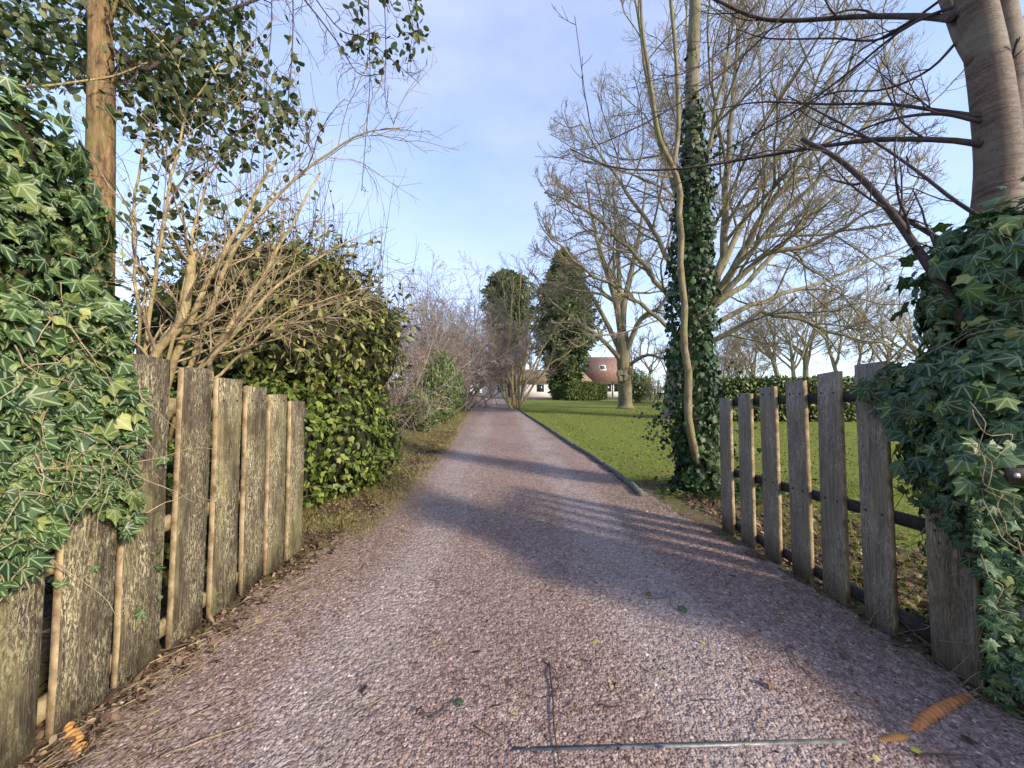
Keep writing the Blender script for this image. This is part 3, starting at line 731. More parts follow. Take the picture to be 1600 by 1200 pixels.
p5 = np.array([at(a, b, rng.uniform(1.66, 1.9)) for a, b in u]); p5 = p5[p5[:, 2] > 0.08]; n5 = np.tile([-0.5, -0.8, 0.2], (len(p5), 1))
pos = np.vstack([p1, p2, p3, p4, p5]); NN = np.vstack([n1, n2, n3, n4, n5])
N_, T_ = ivy_orient(NN, 0.42)
size = rng.uniform(0.035, 0.11, len(pos)) * np.where(pos[:, 2] < 1.1, 0.55, 1.0)
front = np.where(np.sum(NN * nrm(CAMP - pos), -1) > 0.1, 1.0, 0.2)
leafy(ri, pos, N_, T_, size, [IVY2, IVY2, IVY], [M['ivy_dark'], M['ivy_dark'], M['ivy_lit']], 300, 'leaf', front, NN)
vb = MB(); s_ = rng.choice(len(p1), 150); runners(vb, p1[s_], n1[s_], rng.uniform(0.25, 0.8, 150), 0.0022)
for k in range(26):
    a = onx(rng.uniform(1440, 1500), rng.uniform(790, 880), 2.255); b = onx(rng.uniform(1450, 1505), rng.uniform(930, 1035), 2.26)
    tubes(vb, smooth_path([a, (a + b) / 2 + rng.normal(0, 0.02, 3) * [0.2, 1, 1], b], 7), np.linspace(0.0025, 0.001, 7), 4)
for k in range(9):
    a = np.array([rng.uniform(1500, 1590), rng.uniform(600, 960)]); pp = [a + np.array([d * rng.uniform(0.2, 1) * 25, d * 22]) + rng.normal(0, 7, 2) for d in range(5)]
    tubes(vb, smooth_path([at(q[0], q[1], 1.615 + 0.02 * math.sin(3 * m_)) for m_, q in enumerate(pp)], 16), np.linspace(0.0025, 0.0014, 16), 5)
vb.part('stems', M['vine'], ri, True, stuff=True)
post = MB(); plank(post, 2.66, 1.9, 0.04, 2.1, 0.2, 0.2, ch=0.012)
tag(post.top('gate_post', M['gate_r'], (2.66, 1.9, 0.04)), 'square wooden gate post inside the dark ivy pillar', 'post')
bk = thing('added_shade_bank', (3.0, 0.6, 0.02), 'unseen low ivy-covered bank added to shade the gravel beside the dark ivy pillar', 'ivy')  # unseen bank, added and sized so its shadow covers the near right ground
cb = MB(); X1, Y1 = column(cb, (3.05, 0.95), 0.42, 0.9, -0.05, 0.85, 6.0, top=0.5); X2, Y2 = column(cb, (3.2, -0.7), 0.5, 1.1, -0.05, 0.8, 7.0, top=0.5)
cb.part('inner_growth', M['core'], bk)
p1, n1 = sample_faces(X1, Y1, 1500); p2, n2 = sample_faces(X2, Y2, 1500); pos = np.vstack([p1, p2]); NN = np.vstack([n1, n2]); N_, T_ = ivy_orient(NN, 0.45)
lb = MB(); leaf_cloud(lb, pos + NN * rng.uniform(0, 0.08, (len(pos), 1)), N_, T_, rng.uniform(0.05, 0.1, len(pos)), IVY2); lb.part('foliage', M['ivy_dark'], bk, stuff=True)
# latch fixed on the post
lt = thing('gate_latch', at(1590, 742, 1.62), 'dark iron latch plate with a shiny bolt head among the dark ivy', 'latch')
c = at(1592, 742, 1.61); mbx = MB(); box(mbx, c - [0.05, 0.008, 0.028], c + [0.12, 0.008, 0.028]); mbx.part('plate', M['iron'], lt)
mbx = MB(); tubes(mbx, np.array([c + [-0.028, -0.007, 0.0], c + [-0.028, -0.02, 0.0]]), np.array([0.012, 0.010]), 10); mbx.part('bolt_head', M['galv'], lt)

# ------------------------------------------------------------------ trees
def px_path(pts, n=14):
    return smooth_path([at(a, b, y) for a, b, y in pts], n)

def bare_tree(name, label, base, trunk, limbs, levels, bark, twig, r, group=None, flare=1.5, after=None):
    """trunk: path and radii; limbs: list of (path, r0, r1)"""
    t = thing(name, base, label, 'tree', group)
    tb = MB(); P, R = trunk; tubes(tb, P, R, 14); tb.part('trunk', bark, t, True)
    cm = MB(); cf = MB(); allP, allR = [], []
    for (p, r0, r1) in limbs:
        n = len(p); rr_ = np.linspace(r0, r1, n); lb = MB(); tubes(lb, p, rr_, 9); lb.part('limb', bark, t, True)
        q = smooth_path(p, 12); allP.append(q); allR.append(np.linspace(r0, r1, 12))
    twig_levels(cm, cf, np.array(allP), np.array(allR), levels)
    if cm.n: cm.part('branches', bark, t, True, stuff=True)
    if cf.n: cf.part('crown', twig, t, stuff=True)
    return t

# the great spreading tree behind the ivy-clad trunk
Yb = 18.4; base = gnd(1060, 656)
tr = smooth_path([base - [0, 0, 0.15], base + [0.05, 0, 0.5], at(1068, 560, Yb), at(1085, 510, Yb), at(1105, 470, Yb)], 14)
rads = np.interp(np.linspace(0, 1, 14), [0, 0.1, 0.25, 0.6, 1], [1.15, 0.88, 0.72, 0.66, 0.5])
LB = [
    ([(1105, 480, 18.4), (1128, 400, 18.4), (1134, 300, 18.2), (1140, 200, 18), (1150, 90, 18), (1165, -60, 18)], 0.34, 0.06),
    ([(1105, 485, 18.4), (1160, 400, 18.0), (1195, 330, 17.6), (1250, 265, 17), (1330, 180, 16.5), (1400, 60, 16)], 0.32, 0.05),
    ([(1098, 500, 18.4), (1150, 440, 17.6), (1200, 395, 17), (1280, 380, 16.4), (1340, 340, 15.8), (1430, 290, 15)], 0.27, 0.04),
    ([(1090, 540, 18.4), (1130, 525, 17.8), (1190, 492, 17), (1250, 500, 16.4), (1320, 525, 15.8), (1400, 540, 15.2)], 0.24, 0.035),
    ([(1105, 470, 18.4), (1105, 380, 19.5), (1090, 260, 20.5), (1080, 120, 21.5), (1075, -40, 22)], 0.30, 0.05),
    ([(1095, 490, 18.4), (1070, 380, 18.2), (1050, 280, 18), (1020, 180, 17.8), (1000, 60, 17.6), (985, -60, 17.5)], 0.27, 0.045),
    ([(1090, 500, 18.4), (1040, 400, 18.6), (1000, 330, 18.8), (950, 260, 19), (905, 190, 19.2)], 0.24, 0.04),
    ([(1080, 520, 18.4), (1030, 440, 18), (975, 380, 17.6), (915, 330, 17.4), (850, 300, 17.2)], 0.22, 0.035),
    ([(1075, 530, 18.4), (1020, 490, 17.6), (960, 450, 17), (890, 400, 16.6), (840, 345, 16.4)], 0.18, 0.03),
    ([(1100, 480, 18.4), (1160, 350, 20), (1230, 220, 21.5), (1290, 90, 22.5), (1330, -30, 23)], 0.27, 0.05),
    ([(1100, 490, 18.4), (1180, 430, 20), (1270, 330, 21.5), (1370, 240, 22.5), (1450, 170, 23)], 0.25, 0.04),
    ([(1095, 510, 18.4), (1190, 470, 19.5), (1290, 440, 20.5), (1380, 400, 21), (1470, 370, 21)], 0.22, 0.035),
    ([(1100, 480, 18.4), (1090, 380, 16), (1100, 260, 14.5), (1130, 120, 13.5), (1150, 20, 13)], 0.22, 0.04),
    ([(1098, 490, 18.4), (1150, 420, 16.2), (1240, 320, 14.6), (1320, 230, 13.6), (1390, 140, 13)], 0.2, 0.035),
]
limbs = [(px_path(p, 16) + np.vstack([np.zeros((1, 3)), rng.normal(0, 0.06, (15, 3))]), a * 0.64, b * 0.8) for p, a, b in LB]
def crown_gap(P):
    a, b, _ = project(P.reshape(-1, 3)); ok = (a > np.interp(b, [-200, 60, 200, 330, 450, 600], [930, 925, 850, 815, 820, 830])).reshape(P.shape[:2])
    return ok.all(axis=1)
lev = [dict(per=12, t0=0.18, t1=1.0, ang=40, sd=10, len=0.42, rf=0.5, rmin=0.03, n=9, wob=0.14, up0=-0.03, up1=0.12, sides=6, after=crown_gap),
       dict(per=8, t0=0.15, t1=1.0, ang=38, sd=12, len=0.46, rf=0.5, rmin=0.016, n=7, wob=0.14, up0=-0.02, up1=0.16, sides=4, after=crown_gap),
       dict(per=7, t0=0.15, t1=1.0, ang=36, sd=12, len=0.55, rf=0.6, rmin=0.010, n=5, wob=0.12, up0=0, up1=0.26, sides=3, fine=True, after=crown_gap),
       dict(per=3, t0=0.2, t1=1.0, ang=32, sd=12, len=0.65, rf=0.7, rmin=0.0085, n=3, wob=0.08, up0=0.3, up1=0.3, sides=3, fine=True, after=crown_gap)]
bare_tree('bare_tree', 'huge spreading leafless tree with upturned twigs behind the ivy-clad trunk', base, (tr, rads), limbs, lev, M['bark_grey'], M['twig_tan'], 0.6)

# second tree further up the lawn
Yb = 27; base = gnd(977, 639)
tr = smooth_path([base - [0, 0, 0.1], base + [0, 0, 0.35], at(976, 600, Yb), at(974, 560, Yb), at(972, 520, Yb)], 12)
rads = np.interp(np.linspace(0, 1, 12), [0, 0.12, 0.3, 0.75, 1], [0.85, 0.56, 0.47, 0.46, 0.42])
LB2 = [([(972, 525, 27), (974, 480, 27), (985, 430, 27), (1000, 360, 27), (1010, 280, 27)], 0.30, 0.06),
       ([(972, 530, 27), (962, 470, 27), (940, 400, 26.5), (925, 340, 26), (915, 280, 26)], 0.28, 0.05),
       ([(972, 520, 27), (968, 450, 28), (965, 380, 28.5), (958, 310, 29)], 0.27, 0.05),
       ([(974, 560, 27), (1000, 500, 26), (1030, 480, 25), (1060, 440, 24.5)], 0.22, 0.04),
       ([(972, 565, 27), (940, 530, 26), (900, 500, 25.4), (860, 470, 25), (835, 430, 25)], 0.18, 0.03),
       ([(972, 555, 27), (935, 480, 27.5), (895, 420, 28), (850, 370, 28)], 0.2, 0.035),
       ([(976, 575, 27), (1010, 555, 26), (1040, 560, 25), (1070, 550, 24.6)], 0.15, 0.03)]
lev2 = [dict(per=8, t0=0.2, ang=42, sd=12, len=0.42, rf=0.5, rmin=0.03, n=8, wob=0.2, up0=-0.05, up1=0.1, sides=5, after=crown_gap),
        dict(per=7, t0=0.15, ang=40, sd=14, len=0.5, rf=0.5, rmin=0.016, n=6, wob=0.2, up0=0, up1=0.12, sides=4, after=crown_gap),
        dict(per=6, t0=0.15, ang=40, sd=14, len=0.55, rf=0.6, rmin=0.012, n=4, wob=0.18, up0=0, up1=0.15, sides=3, fine=True, after=crown_gap),
        dict(per=2, t0=0.3, ang=38, sd=14, len=0.55, rf=0.7, rmin=0.009, n=3, wob=0.15, up0=0, up1=0.15, sides=3, fine=True, after=crown_gap)]
t2 = bare_tree('bare_tree', 'leafless tree with a stout pale trunk and swollen burr standing on the lawn', base, (tr, rads), [(px_path(p, 12), a, b) for p, a, b in LB2], lev2, M['bark_grey'], M['twig_tan'], 0.5)
bb = MB()
for k in range(9):
    c = at(976 + rng.uniform(-12, 12), 586 + rng.uniform(-9, 7), 26.55) ; V, Fq = column(bb, c, 0.17, 0.13, c[2] - 0.2, c[2] + 0.2, k, n=8, m=6, top=0.3)
bb.part('burr', M['bark_grey'], t2, True)

# ivy-clad trunk beside the gate, with a slim pale stem climbing it
base = gnd(1086, 768)
it = thing('ivy_clad_tree', base, 'tall straight trunk sheathed in dark ivy standing at the corner of the lawn', 'tree')
tp = smooth_path([base - [0, 0, 0.1], at(1086, 700, 5.55), at(1080, 500, 5.6), at(1083, 300, 5.6), at(1082, 120, 5.6), at(1086, 0, 5.6), at(1090, -260, 5.6)], 24)
tb = MB(); tubes(tb, tp, np.interp(np.linspace(0, 1, 24), [0, 0.06, 0.3, 0.7, 1], [0.25, 0.18, 0.15, 0.095, 0.06]), 14); tb.part('trunk', M['bark_grey'], it, True)
sp = smooth_path([gnd(1090, 762) + [0, -0.2, 0], at(1083, 690, 5.22), at(1070, 560, 5.24), at(1066, 430, 5.26), at(1058, 300, 5.3), at(1052, 260, 5.3)], 20)
s1 = smooth_path([at(1052, 262, 5.3), at(1030, 215, 5.3), at(1018, 140, 5.3), at(1003, 40, 5.3), at(1000, -60, 5.3)], 14)
s2 = smooth_path([at(1052, 262, 5.3), at(1060, 200, 5.35), at(1057, 100, 5.4), at(1048, 0, 5.4), at(1045, -60, 5.4)], 14)
sb = MB(); sp[1:-1] += rng.normal(0, 0.012, sp[1:-1].shape); sp[:, 0] += 0.014 * np.sin(np.arange(20) * 0.9) + 0.008 * np.sin(np.arange(20) * 2.1); tubes(sb, sp, np.linspace(0.056, 0.036, 20), 9); tubes(sb, s1, np.linspace(0.036, 0.018, 14), 7); tubes(sb, s2, np.linspace(0.036, 0.02, 14), 7)
sb.part('side_stem', M['bark_stem'], it, True)
n = 11000; q = rng.random(n) ** 0.9; zmax = 0.74
kk = q * zmax * 23; ki = kk.astype(int); fr = (kk - ki)[:, None]; cpt = tp[ki] * (1 - fr) + tp[ki + 1] * fr
th = rng.random(n) * 6.283; dirs = np.column_stack([np.cos(th), np.sin(th), 0 * th])
hh = cpt[:, 2] - base[2]
rad = np.interp(hh, [0, 0.35, 1.0, 2.2, 3.6, 4.6, 5.3, 6.0], [0.36, 0.26, 0.33, 0.36, 0.33, 0.25, 0.19, 0.08]) * (0.55 + 0.5 * rng.random(n)) * (1 + 0.25 * wobble(cpt * 1 + dirs * 0.2, 3.0, 2))
pos = cpt + dirs * rad[:, None]
keepm = rng.random(n) < np.interp(hh, [0, 4.4, 5.2, 6.0], [1, 0.95, 0.45, 0.08])
front_stem = (np.abs(pos[:, 0] - np.interp(pos[:, 2], sp[:, 2], sp[:, 0])) < 0.075) & (pos[:, 1] < np.interp(pos[:, 2], sp[:, 2], sp[:, 1]) + 0.05) & (hh < 2.9)
keepm &= dirs[:, 1] < 0.75
keepm &= ~(front_stem & (rng.random(n) < 0.72))
N_, T_ = ivy_orient(dirs, 0.5)
lb = MB(); leaf_cloud(lb, pos[keepm], N_[keepm], T_[keepm], rng.uniform(0.04, 0.09, keepm.sum()), IVY2); lb.part('ivy_sleeve', M['ivy_small'], it, stuff=True)
# straggling side sprays of ivy and ground ivy around the foot
sp_ = []; 
for (a, b, r_) in [(1040, 640, 0.22), (1120, 640, 0.26), (1130, 680, 0.2), (1125, 240, 0.2), (1050, 690, 0.12), (1105, 600, 0.2), (1040, 660, 0.18), (1128, 720, 0.15)]:
    c = at(a, b, 5.5); sp_.append(c + rng.normal(0, 1, (90, 3)) * [r_, r_, r_])
pos = np.vstack(sp_); N_, T_ = ivy_orient(nrm(rng.normal(size=pos.shape) + [0, -0.6, 0.3]), 0.4)
gp = base + np.column_stack([rng.normal(0.25, 0.45, 900), rng.normal(-0.15, 0.28, 900), np.zeros(900)]); gp = gp[gp[:, 0] > 2.05]; gp[:, 2] = gz(gp[:, 0], gp[:, 1]) + 0.03 + rng.random(len(gp)) * 0.1
Ng, Tg = nrm(rng.normal(0, 0.45, gp.shape) + [0, 0, 1]), rng.normal(size=gp.shape)
lb = MB(); leaf_cloud(lb, pos, N_, T_, rng.uniform(0.03, 0.07, len(pos)), IVY2); leaf_cloud(lb, gp, Ng, Tg, rng.uniform(0.035, 0.075, len(gp)), IVY2); lb.part('loose_ivy', M['ivy_small'], it, stuff=True)
tw = MB(); s0 = np.vstack([tp[2:13]] * 6); P = grow(s0, nrm(rng.normal(size=s0.shape) + [0, -0.5, 0.2]), rng.uniform(0.3, 0.75, len(s0)), 7, 0.25); tubes(tw, P, taper(np.full(len(P), 0.004), 0.002, 7), 4, cap=False)
tw.part('twigs', M['vine'], it, stuff=True)

# cherry tree rising out of the right ivy
base = np.array([2.92, 2.22, 0.07])
tp = smooth_path([base, [2.9, 2.24, 1.0], [2.87, 2.26, 2.2], at(1562, 285, 2.28), at(1558, 215, 2.3), at(1545, 110, 2.32), at(1528, 20, 2.34), at(1508, -80, 2.38), at(1490, -260, 2.4)], 26)
ct = thing('cherry_tree', base, 'cherry tree with smooth ringed brown bark rising from the dark ivy pillar', 'tree')
tb = MB(); tubes(tb, tp, np.interp(np.linspace(0, 1, 26), [0, 0.1, 0.5, 0.75, 1], [0.15, 0.125, 0.100, 0.088, 0.07]), 18); tb.part('trunk', M['bark_cherry'], ct, True)
b2 = smooth_path([at(1572, 220, 2.3), at(1580, 150, 2.34), at(1572, 60, 2.38), at(1556, -40, 2.42), at(1545, -150, 2.45)], 14)
tb = MB(); tubes(tb, b2, np.linspace(0.085, 0.06, 14), 12); tb.part('limb', M['bark_cherry'], ct, True)
b3 = smooth_path([at(1528, 95, 2.33), at(1505, 60, 2.4), at(1487, 20, 2.5), at(1462, -40, 2.6)], 10)
tb = MB(); tubes(tb, b3, np.linspace(0.05, 0.03, 10), 10); tb.part('limb', M['bark_cherry'], ct, True)
BR = [([(1490, 30, 2.4), (1440, 26, 2.6), (1340, 26, 2.9), (1240, 32, 3.1), (1180, 27, 3.2), (1110, -4, 3.3)], 0.022, 0.012),
      ([(1534, 226, 2.3), (1480, 219, 2.4), (1380, 218, 2.6), (1290, 228, 2.8), (1180, 246, 3.0), (1060, 264, 3.2), (960, 262, 3.3), (890, 232, 3.3)], 0.02, 0.005),
      ([(1532, 182, 2.3), (1460, 172, 2.5), (1380, 162, 2.7), (1290, 163, 2.9), (1180, 160, 3.1), (1080, 180, 3.2)], 0.014, 0.004),
      ([(1532, 190, 2.3), (1470, 178, 2.4), (1400, 185, 2.6), (1340, 205, 2.8), (1230, 250, 3.0)], 0.013, 0.004),
      ([(1510, 510, 2.0), (1470, 445, 2.1), (1435, 392, 2.2), (1395, 335, 2.3), (1352, 285, 2.4), (1305, 245, 2.5), (1252, 217, 2.6)], 0.026, 0.014),
      ([(1380, 318, 2.33), (1420, 345, 2.3), (1465, 372, 2.2), (1530, 410, 2.1)], 0.012, 0.014),
      ([(1550, 350, 2.1), (1490, 312, 2.2), (1430, 265, 2.4), (1360, 218, 2.6), (1280, 175, 2.8), (1230, 150, 2.9)], 0.012, 0.005),
      ([(1520, 0, 2.35), (1420, 40, 2.6), (1330, 110, 2.8), (1250, 170, 3.0), (1160, 220, 3.2), (1090, 260, 3.3)], 0.011, 0.004),
      ([(1470, 0, 2.6), (1380, 60, 2.8), (1300, 60, 3.0), (1200, 60, 3.2), (1150, 45, 3.2)], 0.010, 0.004),
      ([(1500, 60, 2.4), (1450, 110, 2.5), (1380, 140, 2.7), (1300, 145, 2.9), (1240, 180, 3.0)], 0.010, 0.004),
      ([(1280, -40, 3.0), (1180, 70, 3.1), (1080, 150, 3.2), (960, 215, 3.3), (925, 205, 3.3), (898, 25, 3.3)], 0.009, 0.003),
      ([(1180, 30, 3.2), (1140, 70, 3.2), (1080, 110, 3.2), (1000, 130, 3.2)], 0.008, 0.003),
      ([(1600, 120, 2.3), (1560, 170, 2.4), (1590, 60, 2.2)], 0.010, 0.006)]
allP = []; allR = []
for (p, a, b) in BR:
    q = px_path(p, 18); lb = MB(); tubes(lb, q, np.linspace(a, b, 18), 8); lb.part('branch', M['twig_dark'], ct, True)
    q = smooth_path(q, 12); allP.append(q); allR.append(np.linspace(a, b, 12))
cm = MB()
twig_levels(cm, cm, np.array(allP), np.array(allR), [dict(per=7, t0=0.15, ang=35, sd=12, len=0.38, lmax=0.8, rf=0.5, rmin=0.0035, n=8, wob=0.12, up0=0.02, up1=0.08, sides=4),
    dict(per=4, t0=0.2, ang=40, sd=14, len=0.35, rf=0.6, rmin=0.0025, n=5, wob=0.14, up0=0.03, up1=0.12, sides=3)])
cm.part('twigs', M['twig_dark'], ct, stuff=True)

# ------------------------------------------------------------------ left side: bare shrub, evergreen bush, climber, whips
base = gnd(270, 900); base = np.array([-2.75, 3.1, float(gz(-2.75, 3.1))])
bs = thing('bare_shrub', base, 'bare multi-stemmed shrub with sunlit yellow branches behind the lichen-covered gate', 'shrub')
stems = [([(300, 720, 3.2), (330, 600, 3.2), (330, 560, 3.2), (360, 510, 3.2), (400, 450, 3.3), (440, 380, 3.4), (500, 270, 3.5)], 0.040, 0.012),
         ([(250, 700, 3.1), (262, 600, 3.1), (290, 520, 3.1), (330, 430, 3.2), (380, 340, 3.3), (430, 250, 3.4)], 0.055, 0.014),
         ([(230, 680, 3.0), (240, 560, 3.0), (285, 500, 3.0), (302, 395, 3.0)], 0.050, 0.045),
         ([(240, 690, 3.1), (300, 590, 3.0), (345, 545, 3.0), (400, 480, 3.1), (470, 420, 3.2), (560, 370, 3.3)], 0.038, 0.008),
         ([(260, 690, 3.2), (330, 480, 3.2), (370, 380, 3.2), (430, 310, 3.3), (500, 250, 3.4), (560, 212, 3.4), (632, 197, 3.4)], 0.032, 0.007),
         ([(220, 640, 3.0), (235, 480, 3.0), (250, 380, 3.0), (265, 300, 3.0), (290, 180, 3.0), (345, 100, 3.0)], 0.026, 0.008),
         ([(225, 620, 3.1), (215, 460, 3.2), (208, 340, 3.2), (225, 240, 3.2), (240, 160, 3.2)], 0.024, 0.008),
         ([(280, 640, 3.1), (370, 560, 3.2), (430, 500, 3.3), (500, 470, 3.4), (580, 450, 3.5)], 0.022, 0.006),
         ([(250, 620, 3.0), (290, 440, 3.0), (310, 330, 3.1), (340, 250, 3.2), (380, 200, 3.3)], 0.022, 0.006),
         ([(345, 545, 3.0), (420, 510, 3.0), (500, 500, 3.0), (555, 470, 3.0)], 0.012, 0.004)]
allP, allR = [], []
for (p, a, b) in stems:
    q = px_path(p, 18); q[:, :] += rng.normal(0, 0.006, q.shape); lb = MB(); a, b = a * 0.62, b * 0.7; tubes(lb, q, np.linspace(a, b, 18), 9); lb.part('stem', M['bark_yellow'], bs, True)
    allP.append(smooth_path(q, 12)); allR.append(np.linspace(a, b, 12))
cm = MB()
twig_levels(cm, cm, np.array(allP), np.array(allR), [dict(per=17, t0=0.2, ang=40, sd=16, len=0.45, lmax=0.95, rf=0.4, rmin=0.0035, n=9, wob=0.14, up0=0.0, up1=0.03, sides=5),
    dict(per=6, t0=0.15, ang=40, sd=16, len=0.45, rf=0.55, rmin=0.0022, n=6, wob=0.15, up0=0.0, up1=0.03, sides=4)])
cm.part('twigs', M['twig_grey'], bs, stuff=True)

def blob_points(spec, n, shell=0.35):
    """points and outward normals in the outer shell of several ellipsoids (centre, radii)"""
    P, N = [], []
    vol = np.array([r[0] * r[1] + r[1] * r[2] + r[0] * r[2] for c, r in spec]); cnt = (n * vol / vol.sum()).astype(int)
    for (c, r), k in zip(spec, cnt):
        d = nrm(rng.normal(size=(k, 3))); rr_ = 1 - shell * rng.random(k) ** 1.6
        rr_ = rr_ * (1 + 0.16 * wobble(d * np.asarray(r), 2.2, c[0]))
        P.append(np.asarray(c) + d * np.asarray(r) * rr_[:, None]); N.append(nrm(d / np.asarray(r)))
    P = np.vstack(P); N = np.vstack(N)
    ok = P[:, 2] > gz(P[:, 0], P[:, 1]) + 0.02
    return P[ok], N[ok]

def core_blobs(parent, spec, mat, k=0.78):
    cb = MB()
    for (c, r) in spec:
        th = np.linspace(0, math.pi, 9); ph = np.arange(12) * 2 * math.pi / 12
        d = np.array([[math.sin(a) * math.cos(b), math.sin(a) * math.sin(b), math.cos(a)] for a in th for b in ph])
        v = np.asarray(c) + d * np.asarray(r) * k * (1 + 0.12 * wobble(d * np.asarray(r), 2.2, c[0]))[:, None]
        i = np.arange(8)[:, None] * 12; j = np.arange(12)[None]; j2 = (j + 1) % 12
        cb.add(v, np.stack([i + j, i + 12 + j, i + 12 + j2, i + j2], -1).reshape(-1, 4))
    cb.part('inner_growth', mat, parent)

# olive evergreen bush (upper, sunlit, drooping leaves)
base = np.array([-3.1, 5.6, float(gz(-3.1, 5.6))])
eb = thing('evergreen_bush', base, 'big olive-green evergreen bush with drooping leaves above the bright ivy mound', 'bush')
spec = [((-2.95, 5.4, 2.45), (0.95, 0.9, 1.1)), ((-3.55, 5.2, 2.6), (0.9, 0.8, 1.3)), ((-2.32, 5.9, 2.2), (0.6, 0.7, 0.8)), ((-4.3, 5.3, 2.3), (0.9, 0.8, 1.2)), ((-2.75, 5.6, 3.1), (0.62, 0.6, 0.6)), ((-2.2, 6.0, 2.75), (0.42, 0.5, 0.5)), ((-3.3, 5.6, 3.3), (0.55, 0.5, 0.55))]
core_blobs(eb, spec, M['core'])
P, N = blob_points(spec, 15000, 0.45)
Nn = nrm(N + rng.normal(0, 0.5, N.shape) + [0, 0, 0.4]); T = N * 0.8 + rng.normal(0, 0.5, N.shape) + [0, 0, -0.9]
leafy(eb, P, Nn, T, rng.uniform(0.06, 0.13, len(P)), [OVAL, SLIM], [M['laurel']], 300, 'leaf', np.where((N[:, 1] < 0.3) & (P[:, 2] > 1.2), 1.0, 0.1), N)
cm = MB(); s0, n0 = blob_points(spec, 240, 0.2); k = s0[:, 2] > 2.2; s0, n0 = s0[k], n0[k]
Q = grow(s0, nrm(n0 + [0.15, 0, 0.9]), rng.uniform(0.4, 1.1, len(s0)), 8, 0.12, 0.02, 0.0); tubes(cm, Q, taper(np.full(len(Q), 0.006), 0.002, 8), 4, cap=False)
Q2 = []
cm.part('bare_shoots', M['twig_dark'], eb, stuff=True)
k = rng.choice(len(Q), min(len(Q), 90), replace=False); lp = np.concatenate([Q[k, j] for j in range(1, 8)])
lb = MB(); leaf_cloud(lb, lp, nrm(rng.normal(size=lp.shape) + [0, -0.3, 0.6]), rng.normal(size=lp.shape) + [0, 0, -0.2], rng.uniform(0.05, 0.1, len(lp)), OVAL); lb.part('shoot_leaves', M['laurel'], eb, stuff=True)

def sprays(parent, spec, n, l0, l1, mat_s, mat_l, size, tpl, per=9, upw=0.2, cond=None):
    s0, n0 = blob_points(spec, n, 0.12)
    if cond is not None: k = cond(s0, n0); s0, n0 = s0[k], n0[k]
    Q = grow(s0 - n0 * 0.1, nrm(n0 + rng.normal(0, 0.4, n0.shape) + [0, 0, upw]), rng.uniform(l0, l1, len(s0)), 8, 0.1, 0.0, -0.12)
    m = MB(); tubes(m, Q, taper(np.full(len(Q), 0.005), 0.002, 8), 4, cap=False); m.part('shoots', mat_s, parent, stuff=True)
    u = rng.uniform(1.0, 6.99, (len(Q), per)); k = u.astype(int); f = (u - k)[..., None]; ci = np.arange(len(Q))[:, None]
    p = (Q[ci, k] * (1 - f) + Q[ci, k + 1] * f).reshape(-1, 3); t = np.repeat(nrm(Q[:, -1] - Q[:, 0]), per, axis=0) + rng.normal(0, 0.7, p.shape) + [0, 0, -0.3]
    m = MB(); leaf_cloud(m, p, nrm(rng.normal(0, 0.6, p.shape) + [0.2, -0.3, 0.8]), t, rng.uniform(size * 0.6, size * 1.25, len(p)), tpl); m.part('shoot_leaves', mat_l, parent, stuff=True)
sprays(eb, spec, 420, 0.25, 0.7, M['twig_dark'], M['laurel'], 0.105, OVAL, 10, 0.3, lambda p, n: n[:, 1] < 0.5)
base = np.array([-2.6, 5.2, float(gz(-2.6, 5.2))])
hb = thing('ivy_mound', base, 'bright green ivy mound bulging towards the drive below the olive bush', 'bush')
spec = [((-2.55, 5.5, 0.95), (0.72, 0.85, 1.1)), ((-2.75, 4.7, 0.85), (0.55, 0.75, 0.95)), ((-3.5, 5.1, 0.9), (0.9, 0.8, 1.1)), ((-2.3, 6.1, 0.9), (0.5, 0.7, 0.95)), ((-4.4, 5.0, 0.9), (0.9, 0.8, 1.1)), ((-2.85, 4.05, 0.6), (0.45, 0.5, 0.7)), ((-3.1, 3.3, 0.45), (0.55, 0.7, 0.65))]
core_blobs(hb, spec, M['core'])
P, N = blob_points(spec, 16000, 0.4)
N_, T_ = ivy_orient(N, 0.45)
leafy(hb, P, N_, T_, rng.uniform(0.04, 0.095, len(P)), [IVY2, OVAL], [M['hedge_ivy']], 300, 'leaf', np.where((N[:, 1] < 0.4) & (P[:, 0] > -3.0), 1.0, 0.15), N)

sprays(hb, spec, 420, 0.15, 0.4, M['vine'], M['hedge_ivy'], 0.075, IVY2, 8, 0.1, lambda p, n: n[:, 1] < 0.5)
# tall straight whips behind the bush
def whips(name, label, cx, cy, wx, wy, n, h0, h1, r, mat, group=None, lean=0.08):
    x = cx + rng.uniform(-wx, wx, n); y = cy + rng.uniform(-wy, wy, n); z = gz(x, y) - 0.05
    t = thing(name, (cx, cy, float(gz(cx, cy))), label, 'shrub', group)
    P = grow(np.column_stack([x, y, z]), np.column_stack([rng.normal(0, lean, n), rng.normal(0, lean, n), np.ones(n)]), rng.uniform(h0, h1, n), 10, 0.03, 0.02, 0.05)
    R = taper(np.full(n, r) * rng.uniform(0.6, 1.3, n), r * 0.3, 10); mb = MB(); tubes(mb, P, R, 5, cap=False); mb.part('stems', mat, t, stuff=True)
    cm = MB(); twig_levels(cm, cm, P, R, [dict(per=5, t0=0.35, ang=32, sd=10, len=0.22, rf=0.5, rmin=r * 0.3, n=5, wob=0.08, up0=0.05, up1=0.15, sides=3)]); cm.part('twigs', mat, t, stuff=True)
    return t
whips('coppice_shrub', 'tall thicket of straight thin bare shoots rising behind the olive bush', -3.9, 7.0, 1.5, 0.6, 90, 3.6, 5.3, 0.010, M['twig_dark'])
